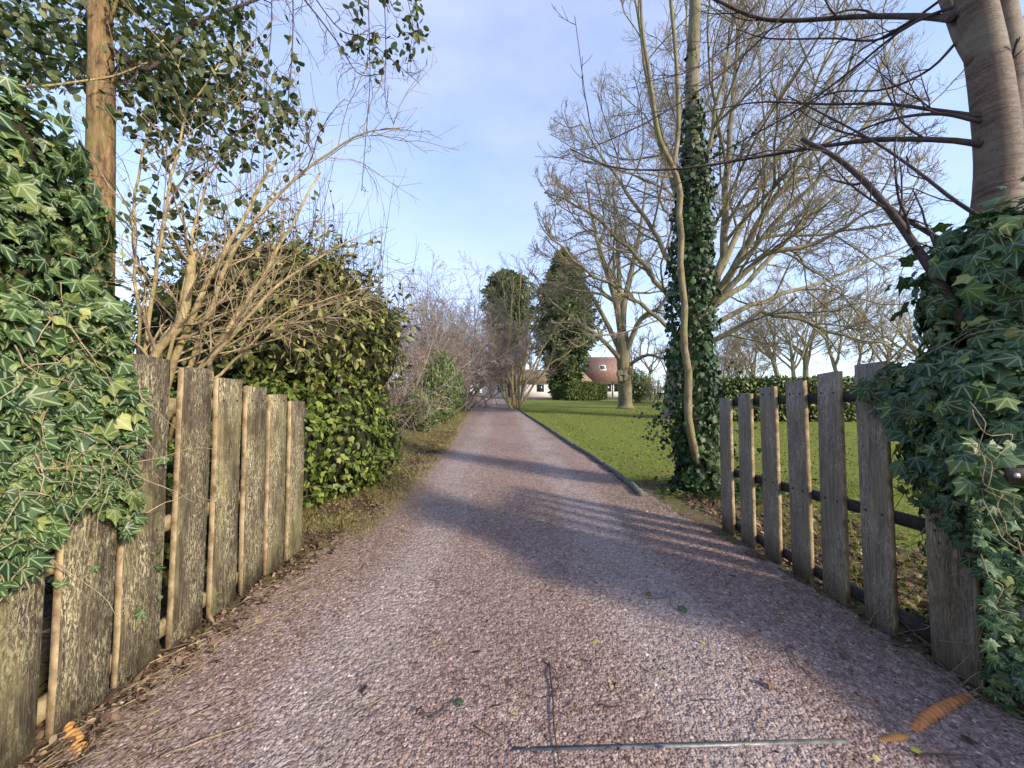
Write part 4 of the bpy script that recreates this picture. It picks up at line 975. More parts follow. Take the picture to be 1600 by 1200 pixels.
whips('coppice_shrub', 'sparse tall bare shoots between the olive bush and the mauve thicket', -4.1, 10.5, 0.9, 1.2, 34, 3.2, 5.2, 0.010, M['twig_dark'])

# tree with orange-brown bark and evergreen climber at the top left
base = np.array([-3.25, 3.0, float(gz(-3.25, 3.0))])
at_ = thing('climber_tree', base, 'slim brown-barked tree draped with a leafy climber and hanging stems', 'tree')
tp = smooth_path([base, [-3.24, 3.0, 1.5], at(158, 190, 3.0), at(158, 90, 3.0), at(155, 0, 3.0), at(150, -160, 3.0)], 18)
tb = MB(); tubes(tb, tp, np.linspace(0.10, 0.062, 18), 14); tb.part('trunk', M['bark_brown'], at_, True)
CB = [([(158, 60, 3.0), (230, 110, 3.0), (300, 40, 3.2), (400, 0, 3.4), (470, -30, 3.5)], 0.018, 0.010, 'twig_dark'),
      ([(0, 132, 2.6), (60, 135, 2.7), (120, 128, 2.8), (180, 118, 2.9), (230, 98, 3.0)], 0.010, 0.005, 'bark_yellow'),
      ([(165, 130, 3.0), (185, 120, 3.0), (220, 95, 3.0), (260, 60, 3.1)], 0.016, 0.008, 'bark_yellow'),
      ([(152, 60, 3.0), (138, 20, 3.0), (120, -30, 3.0)], 0.014, 0.012, 'bark_brown'),
      ([(168, 0, 3.0), (170, 40, 2.95), (180, 10, 2.9), (190, -30, 2.9)], 0.012, 0.010, 'bark_brown'),
      ([(456, -30, 3.4), (458, 20, 3.4), (456, 90, 3.4), (450, 160, 3.4), (451, 205, 3.4)], 0.006, 0.004, 'twig_dark'),
      ([(425, -30, 3.4), (424, 40, 3.4), (420, 90, 3.4), (415, 150, 3.4), (411, 300, 3.4)], 0.005, 0.003, 'twig_dark'),
      ([(376, -20, 3.3), (378, 60, 3.3), (375, 140, 3.3)], 0.004, 0.003, 'twig_dark'),
      ([(575, -30, 3.6), (577, 60, 3.6), (578, 130, 3.6), (572, 210, 3.6), (565, 298, 3.6)], 0.005, 0.003, 'twig_dark'),
      ([(600, -30, 3.6), (603, 80, 3.6), (602, 150, 3.6), (615, 195, 3.6)], 0.005, 0.0025, 'twig_dark'),
      ([(460, -20, 3.5), (500, 30, 3.5), (530, 70, 3.5), (560, 115, 3.5), (595, 116, 3.5)], 0.008, 0.003, 'twig_dark'),
      ([(480, -20, 3.5), (530, 45, 3.5), (570, 60, 3.6), (620, 100, 3.6), (655, 130, 3.6)], 0.006, 0.003, 'twig_dark'),
      ([(630, -30, 3.6), (645, 40, 3.6), (640, 80, 3.6), (635, 115, 3.6)], 0.004, 0.002, 'twig_dark'),
      ([(330, 80, 3.2), (400, 110, 3.2), (430, 150, 3.3), (460, 185, 3.3), (490, 240, 3.3)], 0.006, 0.003, 'twig_dark')]
allP, allR = [], []
for (p, a, b, mt) in CB:
    q = px_path(p, 16); lb = MB(); tubes(lb, q, np.linspace(a, b, 16), 7); lb.part('hanging_stem' if p[0][1] < 0 else 'branch', M[mt], at_, True)
    allP.append(smooth_path(q, 12)); allR.append(np.linspace(a, b, 12))
cm = MB(); twig_levels(cm, cm, np.array(allP), np.array(allR), [dict(per=9, t0=0.05, ang=50, sd=18, len=0.3, lmax=0.5, rf=0.5, rmin=0.003, n=8, wob=0.22, up0=-0.05, up1=-0.1, sides=4), dict(per=4, t0=0.1, ang=45, sd=16, len=0.5, rf=0.6, rmin=0.002, n=5, wob=0.22, up0=0, up1=-0.06, sides=3)])
cm.part('twigs', M['twig_dark'], at_, stuff=True)
def scatter_px(poly, n, y0, y1):
    p = np.asarray(poly, float); u = np.column_stack([rng.uniform(p[:, 0].min(), p[:, 0].max(), n), rng.uniform(p[:, 1].min(), p[:, 1].max(), n)])
    u = u[inpoly(u[:, 0], u[:, 1], poly)]
    return np.array([at(a, b, rng.uniform(y0, y1)) for a, b in u])
def clump(P, n, s):
    return np.repeat(P, n, axis=0) + rng.normal(0, s, (len(P) * n, 3))
leafpts = np.vstack([clump(scatter_px([(-60, -80), (330, -80), (390, 30), (370, 120), (300, 180), (210, 170), (130, 130), (-60, 130)], 900, 2.9, 4.6), 6, 0.08),
    clump(scatter_px([(200, 60), (390, 60), (470, 200), (470, 240), (380, 250), (220, 230)], 300, 2.9, 3.8), 5, 0.07),
    clump(scatter_px([(200, 230), (380, 230), (420, 300), (300, 420), (210, 420)], 70, 3.0, 3.7), 4, 0.06),
    clump(scatter_px([(540, -60), (640, -60), (660, 60), (640, 100), (560, 105), (545, 40)], 42, 3.5, 3.7), 6, 0.05),
    clump(scatter_px([(390, 30), (460, 20), (500, 230), (440, 240)], 36, 3.3, 3.5), 3, 0.05),
    clump(scatter_px([(-40, 100), (180, 120), (215, 250), (160, 180), (-40, 170)], 60, 2.6, 3.4), 4, 0.07)])
N = nrm(rng.normal(size=leafpts.shape) + [0.3, -0.5, 0.5]); T = rng.normal(0, 0.6, leafpts.shape) + [0, 0, -0.8]
leafy(at_, leafpts, N, T, rng.uniform(0.045, 0.10, len(leafpts)), [ROUND, OVAL], [M['climber']], 300, 'leaf')

# ------------------------------------------------------------------ thickets up the left side of the drive
def thicket(name, label, spec, nst, levels, mat, r0=0.03, leaves=None, group=None, cat='shrub', spread=0.5):
    """many-stemmed leafless shrub; spec: (x, y, width, height)"""
    x, y, w, h = spec; z = float(gz(x, y)); t = thing(name, (x, y, z), label, cat, group)
    s = np.column_stack([x + rng.normal(0, w * 0.16, nst), y + rng.normal(0, w * 0.16, nst), np.zeros(nst)]); s[:, 2] = gz(s[:, 0], s[:, 1]) - 0.05
    d = np.column_stack([rng.normal(0, spread, nst), rng.normal(0, spread, nst), np.ones(nst)])
    P = grow(s, d, rng.uniform(0.55, 1.0, nst) * h, 10, 0.1, 0.03, -0.02); R = taper(np.full(nst, r0) * rng.uniform(0.6, 1.3, nst), r0 * 0.25, 10)
    mb = MB(); tubes(mb, P, R, 6, cap=False); mb.part('stems', mat, t, True, stuff=True)
    cm = MB(); Pt, Rt = twig_levels(cm, cm, P, R, levels); cm.part('twigs', mat, t, stuff=True)
    if leaves:
        m, n, sz = leaves; q = Pt.reshape(-1, 3); q = q[rng.choice(len(q), n)] + rng.normal(0, 0.03, (n, 3))
        lb = MB(); leaf_cloud(lb, q, nrm(rng.normal(size=q.shape)), rng.normal(size=q.shape), rng.uniform(sz * 0.6, sz * 1.3, n), OVAL); lb.part('dead_leaves', m, t, stuff=True)
    return t
tl = [dict(per=9, t0=0.2, ang=35, sd=12, len=0.42, rf=0.5, rmin=0.008, n=6, wob=0.15, up0=0, up1=0.03, sides=4),
      dict(per=6, t0=0.15, ang=42, sd=14, len=0.5, rf=0.5, rmin=0.006, n=4, wob=0.17, up0=0, up1=0.0, sides=3),
      dict(per=5, t0=0.2, ang=42, sd=14, len=0.55, rf=0.6, rmin=0.0055, n=3, wob=0.17, up0=0, up1=0.0, sides=3)]
thicket('bramble_thicket', 'russet brown thicket of dead leaves and stems beside the bright ivy mound', (-3.5, 9.3, 1.5, 2.3), 26, tl[:2], M['twig_mauve'], 0.016, (M['beech_leaf'], 2200, 0.06))
thicket('bramble_thicket', 'low tangled brown thicket at the foot of the mauve twigs', (-4.2, 12.0, 2.4, 3.2), 30, tl[:2], M['twig_mauve'], 0.018, (M['beech_leaf'], 2000, 0.06))
thicket('bare_thicket', 'dense mauve-grey leafless thicket behind the feathery green bush', (-4.5, 17.0, 3.4, 6.2), 24, tl, M['twig_mauve'], 0.04, (M['beech_leaf'], 1500, 0.05))
thicket('bare_thicket', 'mauve-grey leafless thicket arching over the left edge of the drive', (-4.4, 23.5, 4.2, 8.6), 28, [dict(l, rmin=l['rmin'] * 1.4) for l in tl], M['twig_mauve'], 0.05, (M['beech_leaf'], 1500, 0.06))
thicket('bare_thicket', 'mauve-grey thicket with pale dead leaves leaning out over the drive near its bend', (-3.9, 28.5, 4.2, 8.4), 26, [dict(l, rmin=l['rmin'] * 1.6) for l in tl], M['twig_mauve'], 0.05, (M['beech_leaf'], 1200, 0.07), spread=0.65)
thicket('bare_thicket', 'farthest mauve-grey leafless thicket at the bend of the drive', (-4.3, 33.0, 5.4, 11.0), 26, [dict(l, rmin=l['rmin'] * 1.8) for l in tl], M['twig_mauve'], 0.07, spread=0.7)

def feather(name, label, c, rx, ry, h, n, size, mat, tpl=SLIM, cat='bush'):
    x, y = c; z = float(gz(x, y)); t = thing(name, (x, y, z), label, cat)
    sb_ = MB(); k = 40; P = grow(np.column_stack([x + rng.normal(0, rx * 0.3, k), y + rng.normal(0, ry * 0.3, k), np.full(k, z - 0.03)]), np.column_stack([rng.normal(0, 0.4, k), rng.normal(0, 0.4, k), np.ones(k)]), np.full(k, h * 0.85), 6, 0.06)
    tubes(sb_, P, taper(np.full(k, 0.012), 0.004, 6), 4, cap=False); sb_.part('stems', M['vine'], t, stuff=True)
    Q, N = blob_points([((x, y, z + h * 0.45), (rx, ry, h * 0.55))], n, 0.55)
    N_ = nrm(N + rng.normal(0, 0.5, N.shape)); T = N * 0.6 + rng.normal(0, 0.3, N.shape) + [0, 0, 0.7]
    lb = MB(); leaf_cloud(lb, Q, N_, T, rng.uniform(size * 0.6, size * 1.3, len(Q)), tpl); lb.part('foliage', mat, t, stuff=True)
    return t
feather('feathery_bush', 'feathery green bush in front of the mauve thicket', (-3.15, 16.0), 1.15, 1.1, 2.9, 7000, 0.19, M['bush_green'])
feather('feathery_bush', 'small fine-leaved green tuft at the drive edge below the feathery bush', (-3.0, 12.6), 0.66, 0.6, 1.2, 3000, 0.18, M['bush_green'])
feather('evergreen_shrub', 'dark low evergreen shrub at the foot of the feathery bush', (-3.9, 14.2), 0.8, 0.7, 1.4, 1800, 0.12, M['hedge_ivy'], OVAL)
for k, (a, b, s) in enumerate([(692, 632, 0.28), (705, 640, 0.2), (683, 640, 0.17)]):
    c = gnd(a, b); mbx = MB(); column(mbx, c, s, s * 0.7, c[2] - 0.1, c[2] + s * 0.9, k * 3.1, n=8, m=6, top=0.3)
    tag(mbx.top('rock', M['stone_pale'], c), 'pale rough stone on the bank below the feathery bush', 'rock', 'pale stones on the bank')

# multi-stemmed small tree at the bend
base = gnd(808, 637)
ms = thing('multi_stem_tree', base, 'slender many-stemmed leafless tree at the kerb end, tan stems fanning upward', 'tree')
st_ = [[(806, 640), (808, 560), (812, 480), (815, 410)], [(808, 640), (815, 570), (830, 500), (850, 440)], [(803, 640), (798, 560), (790, 480), (785, 430)], [(810, 640), (826, 590), (850, 540), (880, 500)], [(806, 640), (795, 590), (770, 540), (750, 500)], [(812, 638), (822, 560), (826, 480), (828, 420)], [(792, 630), (792, 560), (800, 470), (803, 430)], [(808, 640), (836, 600), (860, 570), (890, 550)], [(800, 640), (780, 600), (765, 570), (745, 550)]]
allP, allR = [], []
for p in st_:
    q = px_path([(a, b, 27.5) for a, b in p], 12); q += rng.normal(0, 0.05, q.shape); q[:, 1] += np.linspace(0, rng.normal(0, 1.2), 12); lb = MB(); tubes(lb, q, np.linspace(0.10, 0.025, 12), 7); lb.part('stem', M['bark_yellow'], ms, True); allP.append(q); allR.append(np.linspace(0.1, 0.025, 12))
cm = MB(); twig_levels(cm, cm, np.array(allP), np.array(allR), [dict(per=12, t0=0.15, ang=32, sd=10, len=0.36, rf=0.4, rmin=0.014, n=7, wob=0.1, up0=0, up1=0.1, sides=4), dict(per=6, t0=0.2, ang=34, sd=12, len=0.42, rf=0.5, rmin=0.010, n=5, wob=0.12, up0=0, up1=0.08, sides=3), dict(per=3, t0=0.2, ang=34, sd=12, len=0.5, rf=0.6, rmin=0.008, n=4, wob=0.12, sides=3)])
cm.part('crown', M['twig_tan'], ms, stuff=True)

# conifers
def conifer(name, label, x, y, h, r, n, profile, size):
    z = float(gz(x, y)); t = thing(name, (x, y, z), label, 'tree')
    tb = MB(); tubes(tb, np.array([[x, y, z - 0.1], [x, y, z + h * 0.5], [x, y, z + h * 0.97]]), np.array([0.45, 0.25, 0.04]), 9); tb.part('trunk', M['bark_brown'], t, True)
    q = rng.random(n) ** 0.8; th = rng.random(n) * 6.283
    lump = 1 + 0.22 * np.sin(q * 46 + 3 * np.sin(th * 2)) + 0.16 * np.sin(th * 5 + q * 17)
    rad = np.interp(q, profile[0], profile[1]) * r * lump * (1 - 0.6 * rng.random(n) ** 2)
    P = np.column_stack([x + rad * np.cos(th), y + rad * np.sin(th), z + 0.3 + q * (h - 0.3)])
    N = nrm(np.column_stack([np.cos(th), np.sin(th), np.full(n, 0.5)]) + rng.normal(0, 0.5, (n, 3))); T = np.column_stack([np.cos(th), np.sin(th), np.full(n, -0.5)]) + rng.normal(0, 0.5, (n, 3))
    lb = MB(); leaf_cloud(lb, P, N, T, rng.uniform(0.5, 1.2, n) * size, SLIM); leaf_cloud(lb, P + rng.normal(0, 0.15, P.shape), nrm(rng.normal(size=P.shape)), T, rng.uniform(0.5, 1.2, n) * size, BROAD)
    lb.part('crown', M['conifer'], t, stuff=True)
conifer('conifer', 'tall pointed dark green conifer in front of the white house', 7.0, 51, 20.0, 4.0, 17000, ([0, 0.1, 0.25, 0.38, 0.5, 0.72, 0.93, 1.0], [0.35, 0.42, 0.6, 0.9, 1.0, 0.68, 0.28, 0.02]), 0.62)
conifer('conifer', 'round-topped dark conifer rising behind the house roof', -0.9, 78, 25.5, 4.4, 11000, ([0, 0.1, 0.4, 0.8, 0.95, 1.0], [0.2, 0.35, 0.75, 1.0, 0.7, 0.05]), 0.95)

# clipped hedges
def clipped(name, label, x0, x1, y0, y1, h, n, size, mat, cat='hedge', round_=0.25, slope=0.0):
    cx, cy = (x0 + x1) / 2, (y0 + y1) / 2; z = float(gz(cx, cy)); t = thing(name, (cx, cy, z), label, cat)
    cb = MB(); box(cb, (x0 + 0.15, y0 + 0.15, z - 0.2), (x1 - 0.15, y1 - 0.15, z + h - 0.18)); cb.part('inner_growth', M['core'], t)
    P = []; N = []
    A = [(x1 - x0) * (y1 - y0), (x1 - x0) * h, (x1 - x0) * h, (y1 - y0) * h, (y1 - y0) * h]
    for a, k in zip(range(5), (np.array(A) / sum(A) * n).astype(int)):
        u, v = rng.random((2, k)); X = x0 + (x1 - x0) * u; Y_ = y0 + (y1 - y0) * v
        if a == 0: p = np.column_stack([X, Y_, np.full(k, h)]); m = [0, 0, 1]
        elif a in (1, 2): p = np.column_stack([X, np.full(k, y0 if a == 1 else y1), v * h]); m = [0, -1 if a == 1 else 1, 0]
        else: p = np.column_stack([np.full(k, x0 if a == 3 else x1), Y_, u * h]); m = [-1 if a == 3 else 1, 0, 0]
        P.append(p); N.append(np.tile(m, (k, 1)).astype(float))
    P = np.vstack(P); N = np.vstack(N)
    c = np.array([cx, cy, h * 0.5]); e = (P - c) / np.array([(x1 - x0) / 2, (y1 - y0) / 2, h / 2]); k = np.maximum(0, np.linalg.norm(e, axis=1) - 1.05)
    P = c + (P - c) * (1 - round_ * k)[:, None]; P += N * (0.07 * wobble(P, 3.1, cx) + rng.normal(0, 0.035, len(P)))[:, None]
    P[:, 2] += gz(P[:, 0], P[:, 1])
    N_ = nrm(N + rng.normal(0, 0.6, N.shape)); T = rng.normal(size=N.shape) + N * 0.5
    lb = MB(); leaf_cloud(lb, P, N_, T, rng.uniform(size * 0.6, size * 1.3, len(P)), OVAL); lb.part('foliage', mat, t, stuff=True)
clipped('clipped_hedge', 'rounded clipped green hedge block on the lawn before the house', 6.1, 10.4, 44, 46.5, 2.1, 5000, 0.22, M['box_leaf'])
clipped('clipped_hedge', 'smaller clipped hedge beside the house window', 10.6, 11.8, 47.5, 49, 1.9, 1400, 0.22, M['box_leaf'])
clipped('clipped_hedge', 'narrow upright clipped shrub at the hedge block', 4.9, 5.8, 46.5, 47.6, 1.9, 900, 0.2, M['box_leaf'])
clipped('boundary_hedge', 'long flat-topped dark hedge beyond the shaded gate', 9.0, 22, 16.4, 18.2, 1.85, 9000, 0.16, M['box_leaf'], round_=0.05)
clipped('roadside_hedge', 'dense roadside hedge running on behind the sunlit ivy', -8.5, -2.95, 1.3, 2.3, 2.0, 5000, 0.12, M['box_leaf'], round_=0.1)
thicket('bramble_thicket', 'tan leafy thicket to the right of the stout pale trunk', (13.6, 37, 2.2, 3.6), 16, tl[:2], M['twig_tan'], 0.04, (M['yellow_leaf'], 900, 0.14))
feather('evergreen_shrub', 'pale olive shrub behind the stout pale trunk', (12.6, 39), 1.6, 1.4, 3.4, 2200, 0.25, M['bush_green'], OVAL)

thicket('bare_thicket', 'tan leafless thicket between the ivy-clad trunk and the flat-topped hedge', (17.5, 31, 4.0, 8.0), 22, [dict(l, rmin=l['rmin'] * 1.8) for l in tl], M['twig_tan'], 0.05)
# ------------------------------------------------------------------ houses
def win(t, wall_y, x0, x1, z0, z1, frame):
    f = MB(); w = 0.07
    for lo, hi in (((x0, z0), (x1, z0 + w)), ((x0, z1 - w), (x1, z1)), ((x0, z0 + w), (x0 + w, z1 - w)), ((x1 - w, z0 + w), (x1, z1 - w)), (((x0 + x1) / 2 - 0.03, z0 + w), ((x0 + x1) / 2 + 0.03, z1 - w))):
        box(f, (lo[0], wall_y - 0.06, lo[1]), (hi[0], wall_y + 0.02, hi[1]))
    fr = f.part('window', frame, t)
    p = MB(); box(p, (x0 + w, wall_y - 0.025, z0 + w), (x1 - w, wall_y - 0.005, z1 - w)); p.part('pane', M['glass'], fr)

def house(label, x0, x1, y0, depth, zg, eave, ridge, hip, roof_mat, wins, posts=(), chim=None, over=0.5, skylight=None, doors=()):
    t = thing('house', ((x0 + x1) / 2, y0 + depth / 2, zg), label, 'house')
    w = MB(); box(w, (x0, y0, zg - 0.3), (x1, y0 + depth, zg + eave)); w.part('wall', M['white_wall'], t)
    r = MB(); ym = y0 + depth / 2; e = zg + eave; R_ = zg + ridge; a, b, c, d = x0 - over, x1 + over, y0 - over, y0 + depth + over
    r.add([[a, c, e], [b, c, e], [b, d, e], [a, d, e], [a + hip, ym, R_], [b - hip, ym, R_]], [[0, 1, 5, 4]]); r.f.append(np.array([[2, 3, 4, 5]])); r.mi.append(np.zeros(1, int))
    r.f.append(np.array([[3, 0, 4], [1, 2, 5]])); r.f.append(np.array([[3, 2, 1, 0]])); r.mi.append(np.zeros(3, int))
    ro = r.part('roof', roof_mat, t)
    for (u0, u1, v0, v1) in wins: win(t, y0, u0, u1, zg + v0, zg + v1, M['timber'])
    for (u0, u1, v0, v1) in posts:
        m = MB(); box(m, (u0, y0 - 0.05, zg + v0), (u1, y0 + 0.01, zg + v1)); m.part('timber_post', M['timber'], t)
    for (u0, u1, v1) in doors:
        m = MB(); box(m, (u0, y0 - 0.04, zg), (u1, y0 + 0.01, zg + v1)); m.part('door', M['timber'], t)
    if chim:
        m = MB(); box(m, (chim - 0.5, ym - 0.4, zg + ridge - 0.8), (chim + 0.5, ym + 0.4, zg + ridge + 1.1)); m.part('chimney', M['brick'], ro)
    if skylight:
        u, q = skylight; cz = e + (R_ - e) * q; cy = c + (ym - c) * q; n = nrm(np.array([0, -(R_ - e), (ym - c)])); n = np.array([0, -abs(n[1]), abs(n[2])])
        m = MB(); s = np.array([0, abs(n[2]), abs(n[1])]); ctr = np.array([u, cy, cz])
        for (hw, hs, off, mt, nm) in ((0.55, 0.65, 0.05, 'white_wall', 'skylight'),):
            pts = [ctr + n * off + np.array([i_, 0, 0]) * hw + s * j_ * hs for i_, j_ in ((-1, -1), (1, -1), (1, 1), (-1, 1))]; bt = [p - n * 0.12 for p in pts]
            m.add(bt + pts, BOXF); sk = m.part(nm, M[mt], ro)
        m2 = MB(); pts = [ctr + n * 0.07 + np.array([i_, 0, 0]) * 0.4 + s * j_ * 0.5 for i_, j_ in ((-1, -1), (1, -1), (1, 1), (-1, 1))]; m2.add([p - n * 0.03 for p in pts] + pts, BOXF); m2.part('skylight_pane', M['glass'], ro)
    return t
house('white half-timbered cottage with steep red-brown tiled roof and skylight', 12.2, 20.5, 63, 7.5, 2.1, 2.45, 7.0, 1.5, M['roof_tile'],
      [(14.9, 16.3, 0.9, 2.1), (16.8, 18.2, 0.9, 2.1)], [(14.2, 14.4, 0, 2.45), (16.45, 16.6, 0, 2.45), (18.6, 18.8, 0, 2.44), (19.9, 20.1, 0, 2.45)], 19.5, 0.7, (15.3, 0.55))
house('long low white house with weathered brown roof and small windows behind the many-stemmed tree', -2.8, 12.2, 60, 6, 2.0, 2.35, 4.6, 1.5, M['roof_grey'],
      [(3.9, 5.0, 0.9, 2.0), (6.0, 7.0, 0.7, 2.0), (0.2, 1.2, 0.8, 2.0)], [], None, 0.5, None, [(-1.3, -0.3, 2.05), (8.0, 8.2, 2.3)])
house('brown-roofed gabled annexe of the low white house by the bend', -4.6, -0.8, 58.6, 1.3, 1.95, 2.3, 5.0, 1.7, M['roof_grey'], [(-2.2, -1.3, 0.8, 1.9)], [(-3.3, -3.15, 0, 2.3)])
# neighbour's gable beyond the hedge, glimpsed beside the ivy pillar
nb = thing('neighbour_house', (41, 33, 1.1), 'cream neighbouring house with a brick chimney glimpsed beside the dark ivy', 'house')
mbx = MB(); box(mbx, (38.4, 32, 0.8), (45, 35, 6.8)); mbx.part('wall', M['cream'], nb)
mbx = MB(); mbx.add([[38.0, 31.6, 6.7], [45.4, 31.6, 6.7], [45.4, 35.4, 6.7], [38.0, 35.4, 6.7], [41.7, 31.6, 10.2], [41.7, 35.4, 10.2]], [[0, 4, 5, 3], [1, 2, 5, 4]]); mbx.f += [np.array([[0, 1, 4], [2, 3, 5]]), np.array([[3, 2, 1, 0]])]; mbx.mi.append(np.zeros(3, int)); rf = mbx.part('roof', M['roof_tile'], nb)
mbx = MB(); box(mbx, (38.6, 31.8, 6.5), (39.6, 32.6, 9.4)); mbx.part('chimney', M['brick'], rf)

# ------------------------------------------------------------------ background trees on the right and behind the houses
def simple_tree(label, x, y, h, rt, lean, per, group, mat_b='bark_grey', mat_t='twig_tan', forks=5):
    z = float(gz(x, y)); base = np.array([x, y, z]); P = smooth_path([base - [0, 0, 0.2], base + [lean * 0.3, 0, h * 0.2], base + [lean * 0.7, 0, h * 0.42]], 8)
    lim = []
    top = P[-1]
    d = np.column_stack([rng.normal(lean * 0.12, 0.5, forks), rng.normal(0, 0.5, forks), np.ones(forks)])
    st = P[rng.integers(4, 8, forks)]
    Q = grow(st, d, rng.uniform(0.45, 0.65, forks) * h, 10, 0.12, 0.0, 0.06)
    lim = [(Q[k], rt * 0.42, rt * 0.09) for k in range(forks)]
    lv = [dict(per=per, t0=0.15, ang=38, sd=12, len=0.42, rf=0.5, rmin=0.03, n=6, wob=0.15, up0=0, up1=0.08, sides=4), dict(per=per, t0=0.15, ang=38, sd=12, len=0.45, rf=0.5, rmin=0.018, n=4, wob=0.15, up0=0, up1=0.1, sides=3, fine=True), dict(per=5, t0=0.15, ang=38, sd=12, len=0.55, rf=0.6, rmin=0.013, n=3, wob=0.15, up0=0, up1=0.1, sides=3, fine=True)]
    return bare_tree('bare_tree', label, base, (P, np.linspace(rt * 0.95, rt * 0.5, 8)), lim, lv, M[mat_b], M[mat_t], rt, group)
G_ = 'leafless trees beyond the boundary hedge'
for (px_, Y, h, rt, lean, word) in [(1225, 42, 13, 0.35, -2.0, 'thick leafless tree leaning over the long flat-topped hedge'), (1243, 40, 14, 0.26, -0.5, 'slim upright leafless tree beyond the long flat-topped hedge'), (1258, 46, 15, 0.42, 0.4, 'stoutest leafless tree beyond the long flat-topped hedge'), (1318, 38, 15, 0.24, -2.2, 'slim leafless tree slanting across its neighbour beyond the hedge'), (1330, 40, 14, 0.22, 2.0, 'slim leafless tree slanting away from its neighbour beyond the hedge'), (1385, 42, 15, 0.3, 0.8, 'tall leafless tree between the hedge and the neighbouring house'), (1440, 46, 15, 0.35, -0.5, 'leafless tree next to the cream neighbouring house'), (1175, 52, 11, 0.3, 0.3, 'small distant leafless tree at the end of the flat-topped hedge')]:
    x = (px_ - 800) / F_PX * Y
    simple_tree(word, x, Y, h, rt, lean, 8, G_, 'bark_pale', 'twig_pale', forks=6)
G2 = 'leafless trees behind the houses'
for (px_, Y, h, word) in [(765, 66, 12, 'leafless tree behind the brown-roofed annexe'), (745, 70, 13, 'leafless tree behind the brown-roofed annexe'), (830, 75, 15, 'leafless tree rising between the two dark conifers'), (985, 78, 14, 'leafless tree behind the red-brown roof of the cottage'), (1015, 72, 13, 'leafless tree beyond the cottage and the pale olive shrub'), (1040, 80, 14, 'leafless tree beyond the cottage and the pale olive shrub'), (1090, 76, 13, 'leafless tree beyond the cottage and the pale olive shrub')]:
    simple_tree(word, (px_ - 800) / F_PX * Y, Y, h, 0.35, rng.normal(0, 0.8), 6, G2)
for (a, b, hgt, lean, lab) in [(793, 620, 5.0, 0.2, 'slim leafless young tree before the white annexe wall'), (768, 622, 5.5, -0.4, 'leaning leafless young tree at the bend of the drive')]:
    g0 = gnd(a, b); simple_tree(lab, g0[0], g0[1], hgt, 0.26, lean, 5, None, forks=4)

# ------------------------------------------------------------------ lawn grass, verge litter, debris
def blades(n, x, y, h, w, mat, name, label, cat):
    a = rng.random(n) * 6.283; b = np.column_stack([x, y, gz(x, y) + 0.004]); s = np.column_stack([np.cos(a), np.sin(a), 0 * a]) * (w * rng.uniform(0.6, 1.4, n))[:, None]
    tip = b + np.column_stack([rng.normal(0, 0.5, n), rng.normal(0, 0.5, n), np.ones(n)]) * (h * rng.uniform(0.4, 1.4, n))[:, None]
    V = np.stack([b - s, b + s, tip], 1).reshape(-1, 3)
    o = MB().add(V, np.arange(3 * n).reshape(-1, 3)).top(name, mat); o['kind'] = 'stuff'; tag(o, label, cat); return o
n = 80000; y = 5.2 + 23 * rng.random(n) ** 1.6; k0 = np.interp(y, DY, DR) + 0.12
x = k0 + rng.random(n) ** 1.1 * np.interp(y, [5, 28], [6.5, 16]); sc_h = np.interp(y, [5, 28], [1, 2.0])
blades(n, x, y, 0.042 * sc_h, 0.0022 * sc_h, M['grass'], 'lawn_grass', 'short green lawn grass right of the log kerb', 'grass')
n = 9000; y = 2.0 + 4 * rng.random(n); x = 2.5 + 4 * rng.random(n)
blades(n, x, y, 0.09, 0.003, M['grass'], 'rough_grass', 'rough green grass behind the shaded gate', 'grass')
n = 42000; y = 3.6 + 20 * rng.random(n) ** 1.5; l0 = np.interp(y, DY, DL)
x = l0 + 0.22 - np.abs(rng.normal(0, 0.7, n)); m = (wobble(np.column_stack([x, y, 0 * x]), 2.2, 5) > -0.25); x, y = x[m], y[m]
blades(len(x), x, y, 0.06, 0.0028, M['dry_grass'], 'verge_grass', 'dry straw-coloured grass along the left verge', 'grass')

def litter(name, label, x, y, smin, smax, mat, tpl, lift=0.012):
    n = len(x); P = np.column_stack([x, y, gz(x, y) + lift + rng.random(n) * 0.03]); N = nrm(rng.normal(0, 0.45, (n, 3)) + [0, 0, 1])
    mb = MB(); h = n // 2; s = rng.uniform(smin, smax, n)
    leaf_cloud(mb, P[:h], N[:h], rng.normal(size=(h, 3)), s[:h], tpl); leaf_cloud(mb, P[h:], N[h:], rng.normal(size=(n - h, 3)), s[h:] * 0.8, CURL)
    o = mb.top(name, mat); o['kind'] = 'stuff'; tag(o, label, 'leaves'); return o
n = 7500; y = 1.25 + 12 * rng.random(n) ** 1.7; l0 = np.interp(y, DY, DL); x = l0 + 0.14 - np.abs(rng.normal(0, 0.6, n)); litter('leaf_litter', 'brown leaf litter along the left verge and gate foot', x, y, 0.02, 0.07, M['dead_leaf'], OVAL)
n = 3600; x = 2.3 + np.abs(rng.normal(0, 0.9, n)); y = 1.4 + 4.4 * rng.random(n); litter('leaf_litter', 'brown leaf litter behind and beneath the shaded gate', x, y, 0.03, 0.10, M['dead_leaf'], OVAL)
n = 8000; y = 5.5 + 20 * rng.random(n) ** 1.3; x = np.interp(y, DY, DR) + 0.2 + rng.random(n) * np.interp(y, [5, 28], [6, 16]); litter('lawn_leaves', 'brown fallen leaves scattered over the lawn', x, y, 0.03, 0.08, M['dead_leaf'], SLIM, 0.03)
n = 900; y = 1.3 + 18 * rng.random(n) ** 1.6; l0, r0_ = np.interp(y, DY, DL), np.interp(y, DY, DR); x = l0 + (r0_ - l0) * np.clip(rng.normal(0.5, 0.28, n), 0, 1); litter('drive_crumbs', 'small dark leaf crumbs scattered over the drive', x, y, 0.012, 0.035, M['dead_leaf'], OVAL, 0.024)

